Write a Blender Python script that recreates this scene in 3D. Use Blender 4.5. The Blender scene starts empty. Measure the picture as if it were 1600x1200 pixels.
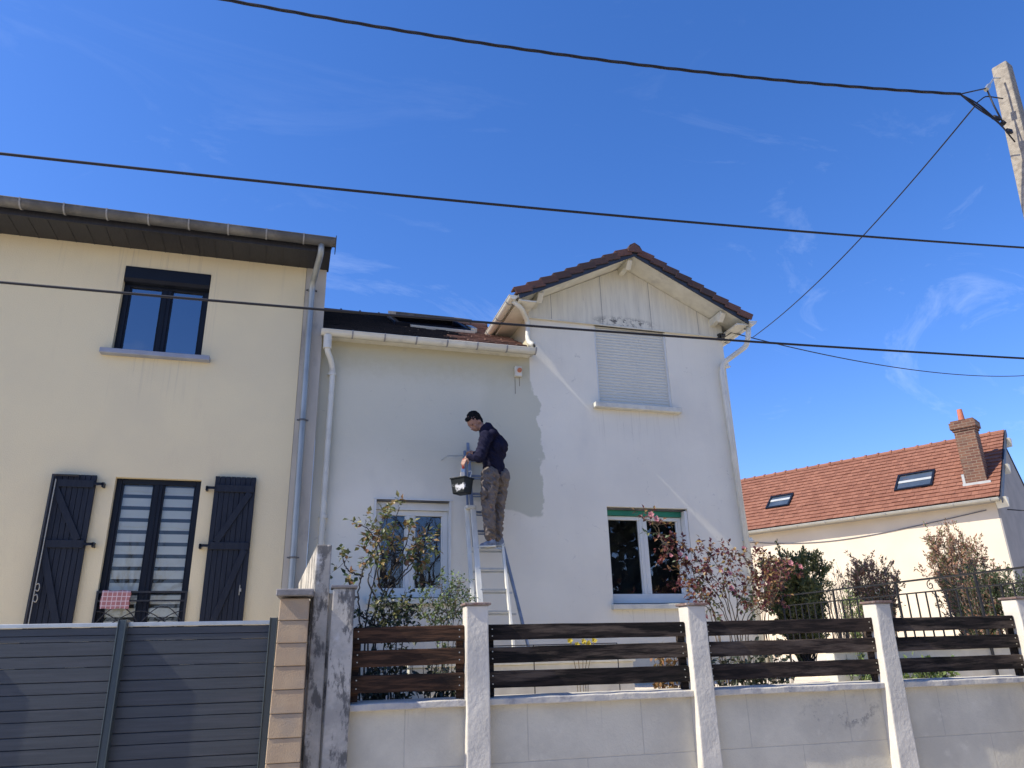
import bpy, bmesh, math, random
from mathutils import Vector, Matrix, noise
random.seed(7)
R = math.radians
scene = bpy.context.scene
col = scene.collection

# ------------------------------------------------------------------ camera
YAW, PITCH, ROLL, FPX = R(16.9038), R(19.9137), R(-1.4730), 1145.04
EYE = Vector((0, 0, 1.6))
fwd = Vector((math.sin(YAW)*math.cos(PITCH), math.cos(YAW)*math.cos(PITCH), math.sin(PITCH)))
r0 = Vector((math.cos(YAW), -math.sin(YAW), 0)); u0 = r0.cross(fwd)
cr = math.cos(ROLL)*r0 + math.sin(ROLL)*u0
cu = -math.sin(ROLL)*r0 + math.cos(ROLL)*u0
cd = bpy.data.cameras.new('camera'); cam = bpy.data.objects.new('camera', cd); col.objects.link(cam)
cam.matrix_world = Matrix(((cr.x, cu.x, -fwd.x, EYE.x), (cr.y, cu.y, -fwd.y, EYE.y), (cr.z, cu.z, -fwd.z, EYE.z), (0, 0, 0, 1)))
cd.sensor_width = 36; cd.lens = FPX/1600*36; cd.clip_end = 3000; cd.clip_start = 0.05
scene.camera = cam

# ------------------------------------------------------------------ world, sun
SUN = Vector((-1.0, -0.068, 1.0)).normalized()       # towards the sun
sun_el = math.asin(SUN.z); sun_az = math.atan2(SUN.x, SUN.y)
w = bpy.data.worlds.new('World'); scene.world = w; w.use_nodes = True
nt = w.node_tree; nt.nodes.clear()
def N(nt, t, **k):
    n = nt.nodes.new(t)
    for a, b in k.items(): setattr(n, a, b)
    return n
out = N(nt, 'ShaderNodeOutputWorld'); bg = N(nt, 'ShaderNodeBackground')
sky = N(nt, 'ShaderNodeTexSky', sky_type='NISHITA', sun_disc=False)
sky.sun_elevation = sun_el; sky.sun_rotation = sun_az
sky.air_density = 1.0; sky.dust_density = 0.4; sky.ozone_density = 5.0; sky.altitude = 200
bg.inputs['Strength'].default_value = 0.15
tc = N(nt, 'ShaderNodeTexCoord'); mp = N(nt, 'ShaderNodeMapping')
mp.inputs['Rotation'].default_value = (0.2, 0.35, 0.5); mp.inputs['Scale'].default_value = (1.3, 5.0, 6.5)
nz = N(nt, 'ShaderNodeTexNoise'); nz.inputs['Scale'].default_value = 1.5; nz.inputs['Detail'].default_value = 12; nz.inputs['Roughness'].default_value = 0.66; nz.inputs['Distortion'].default_value = 1.0
rp = N(nt, 'ShaderNodeMapRange'); rp.inputs['From Min'].default_value = 0.56; rp.inputs['From Max'].default_value = 0.9; rp.inputs['To Max'].default_value = 0.30
mx = N(nt, 'ShaderNodeMix', data_type='RGBA'); mx.inputs['B'].default_value = (5.0, 5.6, 6.6, 1)
hs = N(nt, 'ShaderNodeHueSaturation'); hs.inputs['Saturation'].default_value = 1.22
nt.links.new(tc.outputs['Generated'], mp.inputs['Vector']); nt.links.new(mp.outputs[0], nz.inputs['Vector'])
nt.links.new(nz.outputs['Fac'], rp.inputs['Value'])
sx = N(nt, 'ShaderNodeSeparateXYZ'); nt.links.new(tc.outputs['Generated'], sx.inputs[0])
hm = N(nt, 'ShaderNodeMapRange'); hm.inputs['From Min'].default_value = .66; hm.inputs['From Max'].default_value = .40; hm.inputs['To Min'].default_value = .15; nt.links.new(sx.outputs[2], hm.inputs['Value'])
mm = N(nt, 'ShaderNodeMath', operation='MULTIPLY'); nt.links.new(rp.outputs[0], mm.inputs[0]); nt.links.new(hm.outputs[0], mm.inputs[1]); nt.links.new(mm.outputs[0], mx.inputs['Factor'])
tn = N(nt, 'ShaderNodeMix', data_type='RGBA', blend_type='MULTIPLY'); tn.inputs['Factor'].default_value = 1; tn.inputs['B'].default_value = (1.0, .825, .985, 1)
nt.links.new(sky.outputs[0], hs.inputs['Color']); nt.links.new(hs.outputs[0], tn.inputs['A']); nt.links.new(tn.outputs['Result'], mx.inputs['A'])
nt.links.new(mx.outputs['Result'], bg.inputs['Color']); nt.links.new(bg.outputs[0], out.inputs[0])

sl = bpy.data.lights.new('sun', 'SUN'); sl.energy = 4.0; sl.angle = R(0.5); sl.color = (1.0, 0.93, 0.82)
so = bpy.data.objects.new('sun', sl); col.objects.link(so); so.rotation_euler = SUN.to_track_quat('Z', 'Y').to_euler(); so.location = (0, 0, 30)
scene.view_settings.view_transform = 'Standard'; scene.view_settings.look = 'None'
scene.view_settings.exposure = 0.70; scene.view_settings.gamma = 1
try: scene.view_settings.use_curve_mapping = False
except Exception: pass

# ------------------------------------------------------------------ helpers
def W(px, py, Y):                       # photograph pixel -> point on the plane y = Y
    v = (px-800)*cr - (py-600)*cu + FPX*fwd
    return EYE + v*(Y/v.y)
def WX(px, py, X):
    v = (px-800)*cr - (py-600)*cu + FPX*fwd
    return EYE + v*(X/v.x)
def tag(o, label=None, cat=None, group=None, kind=None):
    if label: o['label'] = label
    if cat: o['category'] = cat
    if group: o['group'] = group
    if kind: o['kind'] = kind
    return o
def thing(name, label, cat, loc=(0, 0, 0), group=None):
    o = bpy.data.objects.new(name, None); col.objects.link(o); o.location = loc; o.empty_display_size = .2
    return tag(o, label, cat, group)
def abspos(o):
    p = Vector(o.location)
    while o.parent: o = o.parent; p = p + Vector(o.location)
    return p
def link(name, me, parent=None, mats=()):
    o = bpy.data.objects.new(name, me); col.objects.link(o)
    for m in mats: me.materials.append(m)
    if parent is not None:
        o.parent = parent; o.location = -abspos(parent)      # mesh data stays in world metres
    return o
class MB:
    def __init__(s): s.bm = bmesh.new(); s.mi = 0
    def f(s, vs, flip=False):
        try:
            fc = s.bm.faces.new(vs[::-1] if flip else vs); fc.material_index = s.mi; return fc
        except ValueError: return None
    def v(s, p): return s.bm.verts.new(p)
    def poly(s, pts): return s.f([s.v(p) for p in pts])
    def box(s, x0, x1, y0, y1, z0, z1, M=None):
        P = [Vector((x, y, z)) for z in (z0, z1) for y in (y0, y1) for x in (x0, x1)]
        if M is not None: P = [M @ p for p in P]
        v = [s.v(p) for p in P]
        for q in ((0, 2, 3, 1), (4, 5, 7, 6), (0, 1, 5, 4), (1, 3, 7, 5), (3, 2, 6, 7), (2, 0, 4, 6)): s.f([v[i] for i in q])
    def prism(s, a, b):                 # two matching loops
        va = [s.v(p) for p in a]; vb = [s.v(p) for p in b]; n = len(a)
        s.f(va[::-1]); s.f(vb)
        for i in range(n): s.f([va[i], va[(i+1) % n], vb[(i+1) % n], vb[i]])
    def bar(s, p, q, wd, ht, up=(0, 0, 1)):
        p = Vector(p); q = Vector(q); d = (q-p).normalized(); up = Vector(up)
        if abs(d.dot(up)) > .98: up = Vector((0, 1, 0))
        x = d.cross(up).normalized(); z = x.cross(d)
        a = [p+x*sx*wd/2+z*sz*ht/2 for sx, sz in ((-1, -1), (1, -1), (1, 1), (-1, 1))]
        s.prism(a, [c+(q-p) for c in a])
    def tube(s, pts, r, seg=10, cap=True, r1=None, rad=None):
        pts = [Vector(p) for p in pts]; n = len(pts); rings = []; px = None
        for i, p in enumerate(pts):
            d = (pts[min(i+1, n-1)]-pts[max(i-1, 0)])
            d = d.normalized() if d.length > 1e-9 else Vector((0, 0, 1))
            if px is None:
                t = Vector((0, 0, 1)) if abs(d.z) < .9 else Vector((0, 1, 0)); px = d.cross(t).normalized()
            x = (px - d*px.dot(d)); x = x.normalized() if x.length > 1e-6 else d.orthogonal().normalized()
            px = x; y = d.cross(x)
            rr = rad[i] if rad else (r if r1 is None else r+(r1-r)*i/(n-1))
            rings.append([s.v(p+x*rr*math.cos(a)+y*rr*math.sin(a)) for a in [2*math.pi*k/seg for k in range(seg)]])
        for A, B in zip(rings, rings[1:]):
            for k in range(seg): s.f([A[k], A[(k+1) % seg], B[(k+1) % seg], B[k]])
        if cap: s.f(rings[0][::-1]); s.f(rings[-1])
    def build(s, name, mats, parent=None, bevel=0, smooth=False, seg=1):
        if not isinstance(mats, (list, tuple)): mats = [mats]
        bmesh.ops.recalc_face_normals(s.bm, faces=s.bm.faces)
        me = bpy.data.meshes.new(name); s.bm.to_mesh(me); s.bm.free()
        if smooth:
            for p in me.polygons: p.use_smooth = True
        o = link(name, me, parent, mats)
        if bevel:
            b = o.modifiers.new('bevel', 'BEVEL'); b.width = bevel; b.segments = seg; b.limit_method = 'ANGLE'; b.angle_limit = R(40)
        return o

# ------------------------------------------------------------------ materials
def newmat(name):
    m = bpy.data.materials.new(name); m.use_nodes = True; nt = m.node_tree
    return m, nt, nt.nodes['Principled BSDF'], nt.links
def M(name, c, c2=None, scale=4.0, rough=.8, bump=.0, bscale=80, metal=0, stretch=(1, 1, 1), detail=6, lo=.35, hi=.65, bdist=.01, spec=.5, c3=None, s3=.7, lo3=.5, hi3=.7):
    if max(c)-min(c) < .09 and min(c) > .3:      # pale neutral paints are slightly creamy
        c = (c[0], c[1]*.98, c[2]*.85); c2 = (c2[0], c2[1]*.98, c2[2]*.85) if c2 else None
    m, nt, p, L = newmat(name)
    p.inputs['Roughness'].default_value = rough; p.inputs['Metallic'].default_value = metal
    p.inputs['Specular IOR Level'].default_value = spec
    t = N(nt, 'ShaderNodeTexCoord'); mp = N(nt, 'ShaderNodeMapping'); mp.inputs['Scale'].default_value = stretch
    L.new(t.outputs['Object'], mp.inputs['Vector'])
    if c2 is None: c2 = tuple(x*.85 for x in c)
    n = N(nt, 'ShaderNodeTexNoise'); n.inputs['Scale'].default_value = scale; n.inputs['Detail'].default_value = detail
    L.new(mp.outputs[0], n.inputs['Vector'])
    mr = N(nt, 'ShaderNodeMapRange'); mr.inputs['From Min'].default_value = lo; mr.inputs['From Max'].default_value = hi
    L.new(n.outputs['Fac'], mr.inputs['Value'])
    x = N(nt, 'ShaderNodeMix', data_type='RGBA'); x.inputs['A'].default_value = (*c, 1); x.inputs['B'].default_value = (*c2, 1)
    L.new(mr.outputs[0], x.inputs['Factor']); colr = x.outputs['Result']
    if c3:
        n3 = N(nt, 'ShaderNodeTexNoise'); n3.inputs['Scale'].default_value = s3; n3.inputs['Detail'].default_value = 7; n3.inputs['Roughness'].default_value = .65
        L.new(mp.outputs[0], n3.inputs['Vector'])
        m3 = N(nt, 'ShaderNodeMapRange'); m3.inputs['From Min'].default_value = lo3; m3.inputs['From Max'].default_value = hi3
        L.new(n3.outputs['Fac'], m3.inputs['Value'])
        y = N(nt, 'ShaderNodeMix', data_type='RGBA'); y.inputs['B'].default_value = (*c3, 1)
        L.new(colr, y.inputs['A']); L.new(m3.outputs[0], y.inputs['Factor']); colr = y.outputs['Result']
    L.new(colr, p.inputs['Base Color'])
    if bump:
        nb = N(nt, 'ShaderNodeTexNoise'); nb.inputs['Scale'].default_value = bscale; nb.inputs['Detail'].default_value = 4
        L.new(mp.outputs[0], nb.inputs['Vector'])
        b = N(nt, 'ShaderNodeBump'); b.inputs['Strength'].default_value = bump; b.inputs['Distance'].default_value = bdist
        L.new(nb.outputs['Fac'], b.inputs['Height']); L.new(b.outputs[0], p.inputs['Normal'])
    m['col'] = 1
    return m
def math_(nt, op, a, b=None, c=None):
    n = N(nt, 'ShaderNodeMath', operation=op)
    for i, q in enumerate((a, b, c)):
        if q is None: continue
        if isinstance(q, (int, float)): n.inputs[i].default_value = q
        else: nt.links.new(q, n.inputs[i])
    return n.outputs[0]
def noise_(nt, vec, s, d=6, r=.55):
    n = N(nt, 'ShaderNodeTexNoise'); n.inputs['Scale'].default_value = s; n.inputs['Detail'].default_value = d; n.inputs['Roughness'].default_value = r
    nt.links.new(vec, n.inputs['Vector']); return n.outputs['Fac']
def rng(nt, v, a, b, c=0., d=1.):
    n = N(nt, 'ShaderNodeMapRange'); n.interpolation_type = 'SMOOTHSTEP'
    for k, q in zip(('From Min', 'From Max', 'To Min', 'To Max'), (a, b, c, d)): n.inputs[k].default_value = q
    nt.links.new(v, n.inputs['Value']); return n.outputs[0]
def mixc(nt, a, b, f):
    n = N(nt, 'ShaderNodeMix', data_type='RGBA')
    for k, q in (('A', a), ('B', b)):
        if isinstance(q, tuple): n.inputs[k].default_value = (*q, 1)
        else: nt.links.new(q, n.inputs[k])
    if isinstance(f, (int, float)): n.inputs['Factor'].default_value = f
    else: nt.links.new(f, n.inputs['Factor'])
    return n.outputs['Result']
def coords(nt):
    t = N(nt, 'ShaderNodeTexCoord'); s = N(nt, 'ShaderNodeSeparateXYZ'); nt.links.new(t.outputs['Object'], s.inputs[0])
    return t.outputs['Object'], s.outputs[0], s.outputs[1], s.outputs[2]
def bump_(nt, p, h, st, dist=.01):
    b = N(nt, 'ShaderNodeBump'); b.inputs['Strength'].default_value = st; b.inputs['Distance'].default_value = dist
    nt.links.new(h, b.inputs['Height']); nt.links.new(b.outputs[0], p.inputs['Normal'])
def stretchv(nt, vec, sc):
    mp = N(nt, 'ShaderNodeMapping'); mp.inputs['Scale'].default_value = sc; nt.links.new(vec, mp.inputs['Vector']); return mp.outputs[0]

# white house render with the freshly painted, darker patch
m, nt, p, L = newmat('painted_render'); V, X, Y, Z = coords(nt)
p.inputs['Roughness'].default_value = .85
nA = noise_(nt, V, 2.2, 7, .6); nB = noise_(nt, V, .7, 4); nC = noise_(nt, V, 9, 6)
# right edge of fresh paint (x ~3.3 at eave -> 3.55), lower edge z ~3.5 on the right part
wob = math_(nt, 'MULTIPLY', math_(nt, 'SUBTRACT', nA, .5), .55)
edge = math_(nt, 'ADD', math_(nt, 'SUBTRACT', 3.50, math_(nt, 'MULTIPLY', rng(nt, Z, 4.9, 5.7), .22)), wob)
lowz = math_(nt, 'ADD', 3.46, math_(nt, 'ADD', math_(nt, 'MULTIPLY', math_(nt, 'SUBTRACT', nB, .5), 1.1), math_(nt, 'MULTIPLY', wob, .4)))
mk = math_(nt, 'MULTIPLY', rng(nt, math_(nt, 'SUBTRACT', edge, X), -.004, .02), rng(nt, math_(nt, 'SUBTRACT', Z, lowz), -.02, .04))
left = math_(nt, 'MAXIMUM', rng(nt, math_(nt, 'ADD', X, math_(nt, 'MULTIPLY', nB, .5)), 2.3, 3.0), rng(nt, math_(nt, 'ADD', Z, math_(nt, 'MULTIPLY', nB, .8)), 3.7, 4.9, 0, .75))
mk = math_(nt, 'MULTIPLY', mk, left)
base = mixc(nt, (.80, .75, .60), (.74, .695, .56), rng(nt, nB, .35, .65))
base = mixc(nt, base, (.67, .63, .52), rng(nt, noise_(nt, stretchv(nt, V, (1, 1, .45)), 1.6, 7, .6), .52, .75, 0, .6))
base = mixc(nt, base, (.55, .53, .40), mk)
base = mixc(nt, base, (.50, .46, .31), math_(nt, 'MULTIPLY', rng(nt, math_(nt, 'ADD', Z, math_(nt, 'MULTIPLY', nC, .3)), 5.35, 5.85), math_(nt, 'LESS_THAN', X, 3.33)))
drip = rng(nt, noise_(nt, stretchv(nt, V, (16, 1, .35)), 2.2, 6, .6), .52, .72)
def under(x0, x1, zt, ln): return math_(nt, 'MULTIPLY', math_(nt, 'MULTIPLY', rng(nt, X, x0-.03, x0+.03), rng(nt, X, x1+.03, x1-.03)), math_(nt, 'MULTIPLY', rng(nt, Z, zt-ln, zt), math_(nt, 'LESS_THAN', Z, zt)))
dm = math_(nt, 'MAXIMUM', under(4.34, 5.84, 5.10, .8), math_(nt, 'MAXIMUM', under(.95, 2.2, 2.2, .5), under(4.42, 5.85, 2.1, .5)))
base = mixc(nt, base, (.40, .36, .27), math_(nt, 'MULTIPLY', math_(nt, 'MULTIPLY', dm, drip), .45))
base = mixc(nt, base, (.47, .43, .33), math_(nt, 'MULTIPLY', rng(nt, math_(nt, 'ADD', Z, math_(nt, 'MULTIPLY', nA, .9)), 2.5, 1.9), .2))
base = mixc(nt, base, (.56, .52, .42), math_(nt, 'MULTIPLY', math_(nt, 'MULTIPLY', rng(nt, X, 3.3, 3.6), drip), rng(nt, Z, 4.6, 6.5, .03, .18)))
crk = N(nt, 'ShaderNodeTexVoronoi', feature='DISTANCE_TO_EDGE'); crk.inputs['Scale'].default_value = .55
wv_ = N(nt, 'ShaderNodeVectorMath', operation='ADD'); L.new(V, wv_.inputs[0]); nv = N(nt, 'ShaderNodeTexNoise'); nv.inputs['Scale'].default_value = 2.5; nv.inputs['Detail'].default_value = 8; L.new(V, nv.inputs['Vector']); L.new(nv.outputs['Color'], wv_.inputs[1]); L.new(wv_.outputs[0], crk.inputs['Vector'])
base = mixc(nt, base, (.34, .32, .27), math_(nt, 'MULTIPLY', rng(nt, crk.outputs['Distance'], .004, .0005), math_(nt, 'MULTIPLY', rng(nt, nC, .5, .6), .35)))
L.new(base, p.inputs['Base Color']); bump_(nt, p, math_(nt, 'ADD', noise_(nt, V, 70, 4), math_(nt, 'MULTIPLY', noise_(nt, V, 5, 5), 2.5)), .35, .008)
m_white = m

# cream render
m, nt, p, L = newmat('cream_render'); V, X, Y, Z = coords(nt); p.inputs['Roughness'].default_value = .9
b = mixc(nt, (.76, .65, .40), (.71, .61, .385), rng(nt, noise_(nt, V, .8, 4), .35, .65))
b = mixc(nt, b, (.62, .52, .34), rng(nt, noise_(nt, stretchv(nt, V, (1, 1, .3)), 2.0, 8, .65), .56, .8, 0, .55))
drip = rng(nt, noise_(nt, stretchv(nt, V, (14, 1, .3)), 2.2, 6, .6), .52, .74)
b = mixc(nt, b, (.42, .36, .25), math_(nt, 'MULTIPLY', drip, rng(nt, Z, 6.0, 6.9, 0, .2)))
sx_ = math_(nt, 'MULTIPLY', rng(nt, X, -2.56, -2.48), rng(nt, X, -1.18, -1.24)); b = mixc(nt, b, (.42, .36, .26), math_(nt, 'MULTIPLY', math_(nt, 'MULTIPLY', sx_, drip), math_(nt, 'MULTIPLY', rng(nt, Z, 4.5, 5.3), .4)))
L.new(b, p.inputs['Base Color']); bump_(nt, p, noise_(nt, V, 110, 4), .5, .006)
m_cream = m
# weathered concrete
m, nt, p, L = newmat('weathered_concrete'); V, X, Y, Z = coords(nt); p.inputs['Roughness'].default_value = .92
b = mixc(nt, (.52, .48, .40), (.34, .32, .275), rng(nt, noise_(nt, V, 3.5, 8, .65), .38, .62))
b = mixc(nt, b, (.085, .083, .078), rng(nt, noise_(nt, stretchv(nt, V, (1.8, 1, .7)), 4.6, 9, .72), .49, .58, 0, .85))
b = mixc(nt, b, (.66, .65, .62), rng(nt, noise_(nt, V, 6.0, 8, .7), .58, .72, 0, .7))
L.new(b, p.inputs['Base Color']); bump_(nt, p, noise_(nt, V, 35, 8, .7), .6, .01)
m_conc = m
# garden wall render: pale, joint lines, stains
m, nt, p, L = newmat('garden_wall_render'); V, X, Y, Z = coords(nt); p.inputs['Roughness'].default_value = .9
b = mixc(nt, (.64, .59, .455), (.52, .48, .375), rng(nt, noise_(nt, V, 1.8, 7, .6), .35, .65))
b = mixc(nt, b, (.72, .67, .53), rng(nt, noise_(nt, V, 6, 8, .7), .55, .75, 0, .6))
dx = math_(nt, 'SUBTRACT', X, 4.25); dz = math_(nt, 'SUBTRACT', Z, 1.08)
spot = rng(nt, math_(nt, 'SQRT', math_(nt, 'ADD', math_(nt, 'MULTIPLY', dx, dx), math_(nt, 'MULTIPLY', math_(nt, 'MULTIPLY', dz, dz), 9))), .5, .1)
b = mixc(nt, b, (.17, .165, .16), math_(nt, 'MULTIPLY', spot, rng(nt, noise_(nt, V, 14, 8, .7), .53, .64, 0, .8)))
streak = rng(nt, noise_(nt, stretchv(nt, V, (14, 1, .5)), 3, 5), .62, .8, 0, .5)
b = mixc(nt, b, (.26, .25, .24), math_(nt, 'MULTIPLY', streak, rng(nt, Z, 1.0, 1.22)))
br = N(nt, 'ShaderNodeTexBrick'); cx = N(nt, 'ShaderNodeCombineXYZ')
L.new(math_(nt, 'ADD', X, .03), cx.inputs[0]); L.new(math_(nt, 'SUBTRACT', Z, .47), cx.inputs[1]); L.new(cx.outputs[0], br.inputs['Vector'])
br.inputs['Scale'].default_value = 1; br.inputs['Brick Width'].default_value = .86; br.inputs['Row Height'].default_value = .4
br.inputs['Mortar Size'].default_value = .004; br.inputs['Mortar Smooth'].default_value = .6
b = mixc(nt, b, (.30, .29, .27), math_(nt, 'MULTIPLY', br.outputs['Fac'], .32))
L.new(b, p.inputs['Base Color'])
bump_(nt, p, math_(nt, 'SUBTRACT', noise_(nt, V, 45, 7, .65), math_(nt, 'MULTIPLY', br.outputs['Fac'], 1.2)), .5, .008)
m_gwall = m
m_post = M('post_render', (.66, .61, .50), (.55, .51, .42), scale=5, rough=.92, bump=.4, bscale=38, bdist=.010, c3=(.38, .355, .30), s3=16, lo3=.66, hi3=.78, stretch=(1, 1, .8))
m_cap = M('coping_stone', (.58, .53, .42), (.40, .385, .36), scale=9, rough=.9, bump=.5, bscale=40, c3=(.25, .24, .22), s3=9, lo3=.56, hi3=.75)
m_brickcap = M('terracotta_cap', (.20, .125, .10), (.13, .09, .075), scale=12, rough=.9, bump=.4, bscale=60, c3=(.38, .33, .28), s3=9)
m_greycap = M('grey_cap', (.23, .215, .20), (.17, .16, .15), scale=12, rough=.85, bump=.3)
m_beige = M('beige_split_block', (.45, .325, .195), (.38, .27, .165), scale=9, rough=.9, bump=.3, bscale=120, c3=(.34, .27, .19), s3=3)
def wood(name, c, c2, c3):
    return M(name, c, c2, spec=.15, scale=5, rough=.9, bump=.8, bscale=16, stretch=(1.0, 6, 9), bdist=.006, c3=c3, s3=1.3, lo3=.50, hi3=.62, detail=11, lo=.42, hi=.58)
m_wood_brown = wood('brown_stained_wood', (.085, .045, .026), (.035, .021, .014), (.022, .016, .013))
m_wood_black = wood('black_stained_wood', (.026, .020, .017), (.010, .009, .008), (.095, .072, .054))
m_wood_dark = wood('dark_stained_wood', (.045, .032, .025), (.018, .014, .012), (.10, .076, .058))
m_comp = M('grey_composite_board', (.052, .060, .064), (.040, .046, .050), c3=(.068, .071, .077), s3=2, lo3=.5, hi3=.75, scale=3, rough=.55, bump=.35, bscale=24, stretch=(1, 8, 22), bdist=.003)
m_fpost = M('fence_post_grey', (.055, .075, .078), (.045, .062, .066), rough=.4, scale=2)
m_alu = M('aluminium', (.62, .63, .65), (.52, .53, .55), scale=9, rough=.38, metal=.85, bump=.05)
m_alu_white = M('scuffed_ladder_aluminium', (.76, .75, .72), (.62, .61, .59), scale=14, rough=.5, metal=.0, stretch=(1, 1, .3))
m_ladder_blue = M('ladder_aluminium_blue_grey', (.22, .26, .31), (.16, .19, .235), scale=10, rough=.5, metal=.2)
m_zinc = M('zinc', (.105, .105, .10), (.07, .07, .068), scale=4, rough=.55, metal=.2, stretch=(1, 1, 1), c3=(.19, .18, .155), s3=3)
m_zincpipe = M('galvanised_pipe', (.37, .40, .43), (.27, .295, .32), scale=6, rough=.42, metal=.45, stretch=(1, 1, .3))
m_pvc = M('white_pvc_gutter', (.66, .66, .64), (.56, .56, .54), scale=3, rough=.4, c3=(.42, .41, .37), s3=5, lo3=.55, hi3=.8)
m_whitepaint = M('white_paint', (.68, .67, .63), (.58, .57, .53), scale=6, rough=.6, bump=.1, bscale=40, c3=(.45, .43, .37), s3=4, lo3=.55, hi3=.8)
m_joint = M('joint_grey', (.30, .30, .29), (.22, .22, .21), rough=.6, scale=20)
m_frame_w = M('white_window_frame', (.70, .71, .73), (.62, .63, .65), scale=2, rough=.35)
m_frame_d = M('anthracite_frame', (.009, .012, .019), (.007, .009, .015), scale=3, rough=.4, spec=.2)
m_black = M('black_metal', (.012, .012, .013), (.02, .02, .02), scale=20, rough=.45)
m_shutter = M('anthracite_shutter_paint', (.021, .026, .036), (.015, .019, .028), spec=.2, scale=6, rough=.6, bump=.15, bscale=20, stretch=(6, 1, .7))
m_sill_g = M('grey_sill', (.30, .32, .36), (.24, .26, .30), rough=.6)
m_darksoffit = M('dark_soffit', (.026, .026, .030), (.018, .018, .021), scale=8, rough=.6, stretch=(6, 1, 1))
m_verge = M('dark_verge_board', (.035, .042, .055), (.025, .03, .04), rough=.5)
m_inside = M('dark_interior', (.012, .013, .015), (.02, .02, .022), rough=.9)
m_blind = M('blind_slats', (.86, .86, .82), (.78, .78, .76), rough=.7)
m_rollsh = M('roller_shutter_slats', (.64, .64, .62), (.61, .61, .59), scale=1.5, rough=.5)
m_green = M('green_shutter_strip', (.02, .20, .11), (.015, .16, .09), rough=.5)
m_soil = M('pale_gravel', (.72, .62, .47), (.64, .55, .42), scale=5, rough=1, bump=.6, bscale=12, bdist=.05)
m_asph = M('asphalt', (.34, .31, .27), (.29, .265, .235), scale=6, rough=.9, bump=.5, bscale=140)
m_pave = M('concrete_pavement', (.58, .52, .44), (.50, .45, .38), scale=3, rough=.9, bump=.4, bscale=60)
m_bare = M('grey_bark', (.12, .10, .085), (.07, .06, .05), scale=9, rough=.95, bump=.6, bscale=30)
m_pole = M('utility_pole_concrete', (.34, .30, .23), (.22, .19, .145), scale=26, rough=.95, bump=.6, bscale=60, c3=(.22, .20, .17), s3=18, lo3=.56, hi3=.72)
m_cable = M('cable_black', (.010, .010, .014), (.008, .008, .010), rough=.6)
m_cablegrey = M('cable_grey', (.10, .10, .12), (.08, .08, .1), rough=.6)

# glass: clear sheet with a mirror-like skin
def glass(name, tint, refl):
    m, nt, p, L = newmat(name); nt.nodes.remove(p)
    o = nt.nodes['Material Output']; tr = N(nt, 'ShaderNodeBsdfTransparent'); tr.inputs[0].default_value = (*tint, 1)
    g = N(nt, 'ShaderNodeBsdfGlossy'); g.inputs['Roughness'].default_value = .015; g.inputs[0].default_value = (.9, .95, 1, 1)
    lw = N(nt, 'ShaderNodeFresnel'); lw.inputs[0].default_value = 1.5
    f = math_(nt, 'ADD', math_(nt, 'MULTIPLY', lw.outputs[0], 1.0), refl)
    mxs = N(nt, 'ShaderNodeMixShader'); L.new(f, mxs.inputs[0]); L.new(tr.outputs[0], mxs.inputs[1]); L.new(g.outputs[0], mxs.inputs[2]); L.new(mxs.outputs[0], o.inputs[0])
    V, X, Y, Z = coords(nt); b = N(nt, 'ShaderNodeBump'); b.inputs['Strength'].default_value = .25; b.inputs['Distance'].default_value = .004
    L.new(noise_(nt, V, 2.5, 2), b.inputs['Height']); L.new(b.outputs[0], g.inputs['Normal'])
    return m
m_glass = glass('window_glass', (.80, .84, .86), .07)
m_glass_lo = glass('door_glass', (.92, .94, .95), .02)
m_glass_hi = glass('solar_glass', (.5, .55, .6), .22)

# tiles: colour varies tile by tile
def tile_mat(name, ca, cb, cc, cell):
    m, nt, p, L = newmat(name); V, X, Y, Z = coords(nt); p.inputs['Roughness'].default_value = .85
    g = N(nt, 'ShaderNodeNewGeometry'); 
    f = g.outputs['Random Per Island']
    b = mixc(nt, ca, cb, rng(nt, f, 0, 1)); b = mixc(nt, b, cc, rng(nt, noise_(nt, V, 9, 7, .7), .5, .72, 0, .75))
    L.new(b, p.inputs['Base Color']); bump_(nt, p, noise_(nt, V, 50, 6), .4, .006); return m
m_tile_orange = tile_mat('orange_roof_tile', (.21, .083, .046), (.265, .112, .064), (.15, .066, .040), .2)
m_tile_old = tile_mat('old_brown_roof_tile', (.050, .030, .026), (.115, .052, .038), (.035, .032, .030), .2)
m_tile_low = tile_mat('weathered_flat_tile', (.32, .19, .13), (.17, .10, .07), (.06, .045, .038), .1)
m_tile_dark = tile_mat('dark_roof_tile', (.05, .05, .055), (.035, .035, .04), (.07, .065, .06), .1)
m_tile_low_shade = tile_mat('flat_tile_painted_shade', (.026, .022, .022), (.016, .015, .017), (.034, .027, .024), .1)  # flat wing tiles again, with shadow painted into their colour
# chimney brick
m, nt, p, L = newmat('chimney_brick'); V, X, Y, Z = coords(nt); p.inputs['Roughness'].default_value = .9
br = N(nt, 'ShaderNodeTexBrick'); cx = N(nt, 'ShaderNodeCombineXYZ')
L.new(math_(nt, 'SUBTRACT', math_(nt, 'MULTIPLY', X, .47), math_(nt, 'MULTIPLY', Y, .883)), cx.inputs[0]); L.new(Z, cx.inputs[1]); L.new(cx.outputs[0], br.inputs['Vector'])
br.inputs['Scale'].default_value = 1; br.inputs['Brick Width'].default_value = .22; br.inputs['Row Height'].default_value = .078; br.inputs['Mortar Size'].default_value = .008
br.inputs['Color1'].default_value = (.09, .036, .024, 1); br.inputs['Color2'].default_value = (.17, .08, .045, 1); br.inputs['Mortar'].default_value = (.21, .16, .11, 1)
b = mixc(nt, br.outputs['Color'], (.12, .08, .055), rng(nt, noise_(nt, V, 4, 6), .48, .7, 0, .8))
L.new(b, p.inputs['Base Color']); m_cbrick = m
m_pot = M('terracotta_pot', (.52, .17, .09), (.42, .14, .08), rough=.8)
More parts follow.
